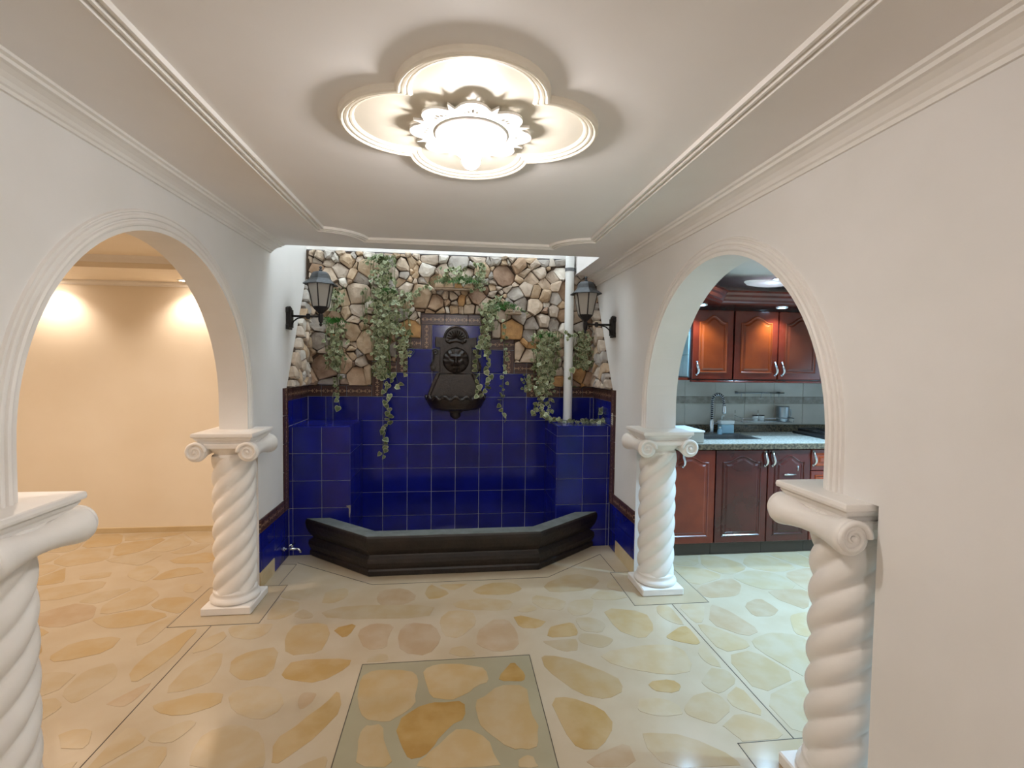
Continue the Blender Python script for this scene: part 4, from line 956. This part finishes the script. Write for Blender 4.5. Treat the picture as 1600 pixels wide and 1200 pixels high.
def door(parent, x0, x1, z0, z1, y, arch=.05, hx=None, hz=None, m1=None, m2=None, edge=.055, drawer=False):
    m1 = m1 or WOOD; m2 = m2 or WOODP
    d = B().box(x0, x1, y-.018, y, z0, z1, .004).obj('drawer' if drawer else 'door', m1, parent)
    p = arch_panel(x0+edge, x1-edge, z0+edge, z1-edge*.8, arch)
    q0, q1, q2, q3, q4 = p, inset(p, .008), inset(p, .014), inset(p, .026), inset(p, .040)
    Y = y-.018
    L = [[(a, Y+h, c) for a, c in q] for q, h in ((q0, .0), (q0, -.004), (q1, -.008), (q2, -.002), (q3, -.002), (q4, -.009))]
    B().loops(L, cap0=False).obj('raised_panel', m2, d)
    if hx is not None: handle(d, hx, hz[0], hz[1], Y)
    return d
FY = 3.75; ZB, ZT = .115, .875
def base_cab(label, x0, x1, doors, mats=(None, None)):
    t = thing('base_cabinet', label, 'cabinet', (0, 0, 0), group='kitchen base cabinets')
    b = B().box(x0, x1, FY+.001, 4.385, ZB-.01, ZB+.01)
    for q in ((x0, x0+.016, FY+.001, 4.385, ZB, .885), (x1-.016, x1, FY+.001, 4.385, ZB, .885), (x0, x1, 4.37, 4.385, ZB, .885), (x0, x1, FY+.001, FY+.016, .862, .885)): b.box(*q)
    b.obj('carcass', WOODD, t)
    B().box(x0, x1, FY+.04, FY+.06, .002, ZB).obj('toe_kick', GREYT, t)
    for d in doors: door(t, *d[:2], ZB, ZT, FY, .05, d[2], (.745, .86), *mats)
    return t
LIGHTW = (M('worn_cherry_wood', '#73260f', .26, '#5e1b0b', 5, coat=.3), M('worn_cherry_panel', '#7a2b12', .26, '#64200d', 5, coat=.3))
DARKW = (M('deep_cherry_wood', '#52150c', .22, '#3f0f09', 5, coat=.3), M('deep_cherry_panel', '#4a120b', .22, '#390d08', 5, coat=.3))
base_cab('lighter red base cabinet half hidden by the far right column', 1.56, 2.112, [(1.66, 2.108, 1.83)], LIGHTW)
base_cab('wide dark cherry base cabinet under the sink', 2.115, 2.562, [(2.117, 2.560, 2.537)], DARKW)
k3 = base_cab('dark cherry base cabinet with key in its door, above the near capital', 2.565, 2.945, [(2.567, 2.943, 2.602)], DARKW)
b = B().lathe([(.012, 0), (.012, -.006), (.008, -.01)], 12, (2.825, FY-.018, .735), 'y'); b.tube([(2.825, FY-.03, .735), (2.822, FY-.03, .70)], .004, 6); b.obj('key_lock', CHROME, k3, True)
b = B().tube([(2.70, FY-.035, .672), (2.80, FY-.035, .672)], .008, 8); b.tube([(2.705, FY-.018, .672), (2.705, FY-.035, .672)], .005, 6); b.tube([(2.795, FY-.018, .672), (2.795, FY-.035, .672)], .005, 6); b.obj('towel_bar', CHROME, k3, True)
t = thing('base_cabinet', 'drawer base cabinet with lit brown drawer front at the right of the arch', 'cabinet', group='kitchen base cabinets')
B().box(2.948, 3.45, FY+.001, 4.385, ZB-.01, .885).obj('carcass', WOODD, t); B().box(2.948, 3.45, FY+.04, FY+.06, .002, ZB).obj('toe_kick', GREYT, t)
for z0, z1 in ((.70, .875), (.50, .695), (.31, .495), (.115, .305)):
    d = door(t, 2.95, 3.44, z0, z1, FY, .004, None, None, WOOD, WOODP, .035, True); b = B().tube([(3.16, FY-.02, (z0+z1)/2), (3.17, FY-.04, (z0+z1)/2), (3.23, FY-.04, (z0+z1)/2), (3.24, FY-.02, (z0+z1)/2)], .005, 6); b.obj('handle', CHROME, d, True)
handle(t, 2.965, .745, .86, FY-.018)
t = thing('base_cabinet', 'base cabinet hidden at the far right end of the worktop', 'cabinet', group='kitchen base cabinets')
B().box(3.455, 4.2, FY+.001, 4.385, ZB-.01, .885).obj('carcass', WOODD, t); door(t, 3.46, 3.82, ZB, ZT, FY); door(t, 3.83, 4.19, ZB, ZT, FY)
# worktop with cut-out, splashback, sink
t = thing('worktop', 'polished granite worktop with brown edge, top coloured pale for reflected light, along the kitchen back wall', 'worktop', (0, 0, 0))
b = B()
SX0, SX1, SY0, SY1 = 2.14, 2.62, 3.94, 4.25
for q in ((1.56, SX0, 3.715, 4.398), (SX1, 4.22, 3.715, 4.398), (SX0, SX1, 3.715, SY0), (SX0, SX1, SY1, 4.398)): b.box(*q, .888, .932)
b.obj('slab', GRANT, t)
B().box(1.56, 4.22, 3.700, 3.716, .884, .930, .004).obj('front_edge', GRANE, t)
B().box(1.56, 4.22, 4.380, 4.399, .932, 1.0, .003).obj('splashback', GRANE, t)
t = thing('sink', 'stainless steel sink let into the worktop', 'sink', (0, 0, 0))
b = B().loops([[(SX0+d, SY0+d, z), (SX1-d, SY0+d, z), (SX1-d, SY1-d, z), (SX0+d, SY1-d, z)] for d, z in ((-.012, .9325), (-.012, .936), (.004, .936), (.012, .93), (.02, .80), (.06, .785))], cap0=False); b.obj('bowl', STEEL, t)
B().lathe([(.03, .7855), (.028, .789), (.012, .789)], 14, ((SX0+SX1)/2, (SY0+SY1)/2, 0)).obj('drain', CHROME, t, True)
# spring faucet
t = thing('spring_faucet', 'chrome kitchen faucet with black spring neck behind the sink', 'faucet', (2.385, 4.31, .932))
B().lathe([(.026, 0), (.026, .01), (.018, .014), (.018, .12), (.014, .125)], 16).obj('body', CHROME, t, True, sharp=40)
P = [(0, 0, .12), (0, 0, .30)]+[(.055-.055*math.cos(a*PI/10), -.0, .30+.062*math.sin(a*PI/10)) for a in range(1, 10)]+[(.112, 0, .29), (.118, 0, .26)]
B().tube(P, .009, 8).obj('hose', RUBBER, t, True)
sp = []
P2 = [Vector(p) for p in P]; 
def along(P, u):
    Ls = [(P[i+1]-P[i]).length for i in range(len(P)-1)]; s = u*sum(Ls)
    for i, l in enumerate(Ls):
        if s <= l: return P[i]+(P[i+1]-P[i])*(s/l), (P[i+1]-P[i]).normalized()
        s -= l
    return P[-1], (P[-1]-P[-2]).normalized()
for k in range(321):
    c, d = along(P2, k/320); u = Vector((0, 1, 0)); w_ = d.cross(u); a = k/320*2*PI*22; sp.append(c+(u*math.cos(a)+w_*math.sin(a))*.0145)
B().tube(sp, .0042, 5).obj('spring', CHROME, t, True)
B().lathe([(.012, .265), (.015, .25), (.019, .20), (.020, .185), (.016, .18)], 14, (.120, 0, 0)).obj('spray_head', CHROME, t, True)
B().tube([(.018, 0, .09), (.05, -.005, .10), (.07, -.01, .12)], .005, 6).obj('lever', CHROME, t, True)
# soap box and dispenser
t = thing('dish_soap_caddy', 'translucent pale blue and white soap caddy beside the faucet', 'caddy', (2.52, 4.30, .932))
B().box(-.065, .065, -.035, .035, 0, .085, .008).obj('tank', BLUEP, t); B().box(-.067, .067, -.037, .037, .085, .125, .008).obj('lid', WPLASTIC, t)
B().tube([(-.04, 0, .12), (-.04, 0, .16), (-.04, -.03, .165)], .006, 8).obj('pump', WPLASTIC, t, True)
t = thing('soap_bottle', 'small pale soap bottle standing left of the soap caddy', 'bottle', (2.425, 4.235, .932))
B().lathe([(.020, 0), (.022, .005), (.022, .035), (.012, .05), (.008, .055)], 14).obj('body', BLUEP, t, True); B().lathe([(.010, .055), (.010, .068), (.004, .07)], 10).obj('cap', WPLASTIC, t, True)
# white box at the end of the worktop
t = thing('storage_box', 'white topped box on the left end of the worktop, behind the column capital', 'box', (1.80, 3.84, .933))
B().box(-.20, .215, -.09, .25, 0, .085, .005).obj('body', M('grey_card', '#a39c90', .7), t); B().box(-.205, .220, -.095, .255, .085, .10, .004).obj('lid', WPLASTIC, t)
# rail and hanging shelf
t = thing('utensil_rail', 'slim dark metal rail with hooks on the kitchen tiles', 'rail', (0, 0, 0))
b = B().tube([(2.66, 4.365, 1.307), (3.14, 4.365, 1.307)], .006, 8)
for x in (2.665, 3.09): b.tube([(x, 4.40, 1.307), (x, 4.362, 1.307)], .011, 8)
b.obj('bar', STEEL, t, True)
for x in (2.70, 2.90, 3.0, 3.08): B().tube([(x, 4.362, 1.315), (x, 4.355, 1.30), (x, 4.36, 1.26)], .003, 5).obj('hook', STEEL, t, True)
t = thing('wire_shelf', 'small chrome wire shelf on the kitchen tiles above the worktop', 'shelf', (0, 0, 0))
b = B()
for y in (4.27, 4.31, 4.35, 4.39): b.tube([(2.66, y, 1.04), (3.17, y, 1.04)], .003, 5)
for x in (2.665, 2.9, 3.165): b.tube([(x, 4.26, 1.04), (x, 4.397, 1.04)], .003, 5); b.tube([(x, 4.397, 1.04), (x, 4.397, 1.14)], .003, 5)
b.tube([(2.655, 4.262, 1.075), (3.175, 4.262, 1.075)], .0035, 5)
for x in (2.66, 3.17): b.tube([(x, 4.262, 1.04), (x, 4.262, 1.075)], .003, 5); b.tube([(x, 4.262, 1.075), (x, 4.397, 1.09)], .003, 5)
b.obj('frame', CHROME, t, True)
t = thing('steel_mug', 'brushed steel mug with handle on the wire shelf', 'mug', (3.10, 4.32, 1.0435))
B().lathe([(.053, 0), (.055, .01), (.055, .135), (.058, .138), (.052, .136), (.051, .015)], 24).obj('body', STEEL, t, True, sharp=40); B().tube([(.053, 0, .115), (.08, 0, .11), (.086, 0, .065), (.076, 0, .03), (.054, 0, .025)], .005, 8).obj('handle', STEEL, t, True)
CG = M('clear_glass', '#d9dde0', .05, spec=.8)
for x, lb in ((2.83, 'small glass with dark rim on the wire shelf, left of a pair'), (2.89, 'small glass with dark rim on the wire shelf, right of a pair')):
    t = thing('small_glass', lb, 'glass', (x, 4.33, 1.0435), group='small glasses on the wire shelf')
    B().lathe([(.024, 0), (.028, .05), (.026, .052), (.022, .006)], 14).obj('glass', CG, t, True)
    B().tube([(.028*math.cos(a*PI/8), .028*math.sin(a*PI/8), .052) for a in range(17)], .003, 5).obj('rim', RUBBER, t, True)
t = thing('gas_hob', 'black gas hob with pan supports at the right end of the worktop', 'hob', (3.45, 4.08, .932))
B().box(-.25, .27, -.22, .24, 0, .02, .006).obj('plate', RUBBER, t)
for x in (-.12, .14):
    for y in (-.11, .12): B().lathe([(.045, .02), (.04, .03), (.02, .034)], 14, (x, y, 0)).obj('burner', STEEL, t, True)
for x in (-.12, .14):
    b = B()
    for y in (-.18, -.06, .06, .18): b.box(x-.1, x+.1, y-.005, y+.005, .045, .055)
    for dx in (-.1, .1): b.box(x+dx-.005, x+dx+.005, -.19, .19, .03, .05)
    b.obj('pan_support', BLACK, t)
# upper cabinets
UY = 4.06; U0, U1 = 1.442, 2.04
for x0, x1, hx, lb, mm in ((2.045, 2.415, 2.085, 'cherry wall cabinet next to the corner shelf, left of three', (WOOD, WOODP)), (2.43, 2.832, 2.81, 'cherry wall cabinet with brightly lit orange panel, middle of three', (WOOD, WOODP)), (2.845, 3.25, 2.875, 'cherry wall cabinet with shade put into its panel colour, cut by the right side of the arch', (WOOD, M('shaded_cherry_panel', '#6b2a15', .2, '#581f10', 4, coat=.4)))):  # last panel: same cherry with shade put into its colour
    t = thing('wall_cabinet', lb, 'cabinet', group='kitchen wall cabinets')
    B().box(x0-.004, x1+.006, UY+.001, 4.398, U0-.012, U1+.03).obj('carcass', WOODD, t)
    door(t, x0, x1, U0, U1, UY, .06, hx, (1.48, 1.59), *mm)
    B().box(x0-.004, x1+.008, UY-.03, UY+.02, U0-.028, U0-.012, .004).obj('bottom_moulding', WOOD, t)
t = thing('wall_cabinet', 'cherry wall cabinet beyond the arch, out of view', 'cabinet', group='kitchen wall cabinets')
B().box(3.26, 4.2, UY+.001, 4.398, U0-.012, U1+.03).obj('carcass', WOODD, t); door(t, 3.265, 3.72, U0, U1, UY, .06); door(t, 3.73, 4.195, U0, U1, UY, .06)
# cornice: runs along the wall cabinets and turns 45 degrees at the left
t = thing('cornice', 'dark cherry cornice board above the wall cabinets, angled at its left end', 'cornice')
pr = [(0, 2.062), (0, 2.075), (-.012, 2.085), (-.016, 2.10), (-.030, 2.118), (-.034, 2.135), (-.050, 2.152), (-.052, 2.168), (.02, 2.168), (.02, 2.075), (.02, 2.062)]
path = [(4.2, 3.815), (2.17, 3.815), (1.57, 3.22)]
def offp(d):
    n1 = Vector((0, 1)); e = Vector((path[2][0]-path[1][0], path[2][1]-path[1][1])).normalized(); n2 = Vector((-abs(e.y), abs(e.x)))
    m = n1+n2; m = m*(d*2/m.length_squared)
    return [(path[0][0]+n1.x*d, path[0][1]+n1.y*d), (path[1][0]+m.x, path[1][1]+m.y), (path[2][0]+n2.x*d, path[2][1]+n2.y*d)]
rings = [[(*offp(d)[i], z) for d, z in pr] for i in range(3)]
B().loops(rings).obj('moulding', WOOD, t)
bm = B().prism([(4.2, 3.82), (2.172, 3.82), (1.572, 3.225), (1.552, 3.225), (1.552, 4.39), (2.04, 4.39), (2.04, UY+.002), (4.2, UY+.002)], 2.0625, 2.078, lambda a, c, h: (a, c, h)).obj('soffit_board', WOODD, t)
# corner shelf
t = thing('corner_shelf', 'small rounded cherry corner shelf at the left of the wall cabinets', 'shelf', (2.04, 4.398, 0))
for z in (1.43,): B().prism([(0, 0)]+arc(0, 0, .30, PI, 1.5*PI, 12), z, z+.022, lambda a, c, h: (a, c, h)).obj('shelf_board', WOOD, t)
b = B().tube([(-.26, -.10, 1.452), (-.10, -.26, 1.452)], .005, 6)
for u in range(5): b.tube([(-.26+.16*u/4, -.10-.16*u/4, 1.452), (-.26+.16*u/4, -.10-.16*u/4, 1.50)], .004, 6)
b.tube([(-.26, -.10, 1.50), (-.10, -.26, 1.50)], .006, 6); b.obj('gallery', WOODD, t, True)
# pale leaded glass in the side of the first wall cabinet
sg_ = [o for o in bpy.data.objects if o.name.startswith('wall_cabinet') and 'left of three' in o.get('label', '')][0]
fr = B().box(2.0335, 2.0405, 4.085, 4.39, 1.455, 2.03).obj('glazed_side', M('lead_came', '#5f6b6e', .5), sg_)
FROST = M('pale_leaded_glass', '#c9e6ea', .12, '#b6d8de', 12)
ys3, zs3 = [4.09, 4.19, 4.29, 4.385], [1.46, 1.65, 1.84, 2.025]
for i in range(3):
    for j in range(3): B().box(2.0305, 2.034, ys3[i]+.002, ys3[i+1]-.002, zs3[j]+.002, zs3[j+1]-.002).obj('pane', FROST, fr)
# tile border band on the kitchen wall, and joints: separate large tiles
wk = bpy.data.objects['wall_kitchen_back']
BAND = M('printed_band_tile', '#9c958a', .3, '#7f776c', 22, detail=6)
for k in range(9):
    x0 = 1.56+.3*k
    tile('k', x0, x0+.3, 1.20, 1.27, 'y', 4.40, BAND, wk, 'band_tile', th=.005)
    tile('k2', x0, x0+.3, 1.0, 1.20, 'y', 4.40, KTILE, wk, 'wall_tile', th=.004); tile('k2', x0, x0+.3, 1.27, 1.43, 'y', 4.40, KTILE, wk, 'wall_tile', th=.004)
# ceiling strip lamp on the kitchen ceiling
t = thing('ceiling_panel_lamp', 'oval frosted glass lamp on the kitchen ceiling above the cornice', 'lamp', (2.72, 4.06, 2.30))
B().lathe([(.20, 0), (.205, -.008), (.18, -.03), (.10, -.042), (.01, -.045)], 30, sy=.45).obj('glass_bowl', EM('frosted_bowl', (.8, .95, 1.0), .25), t, True)
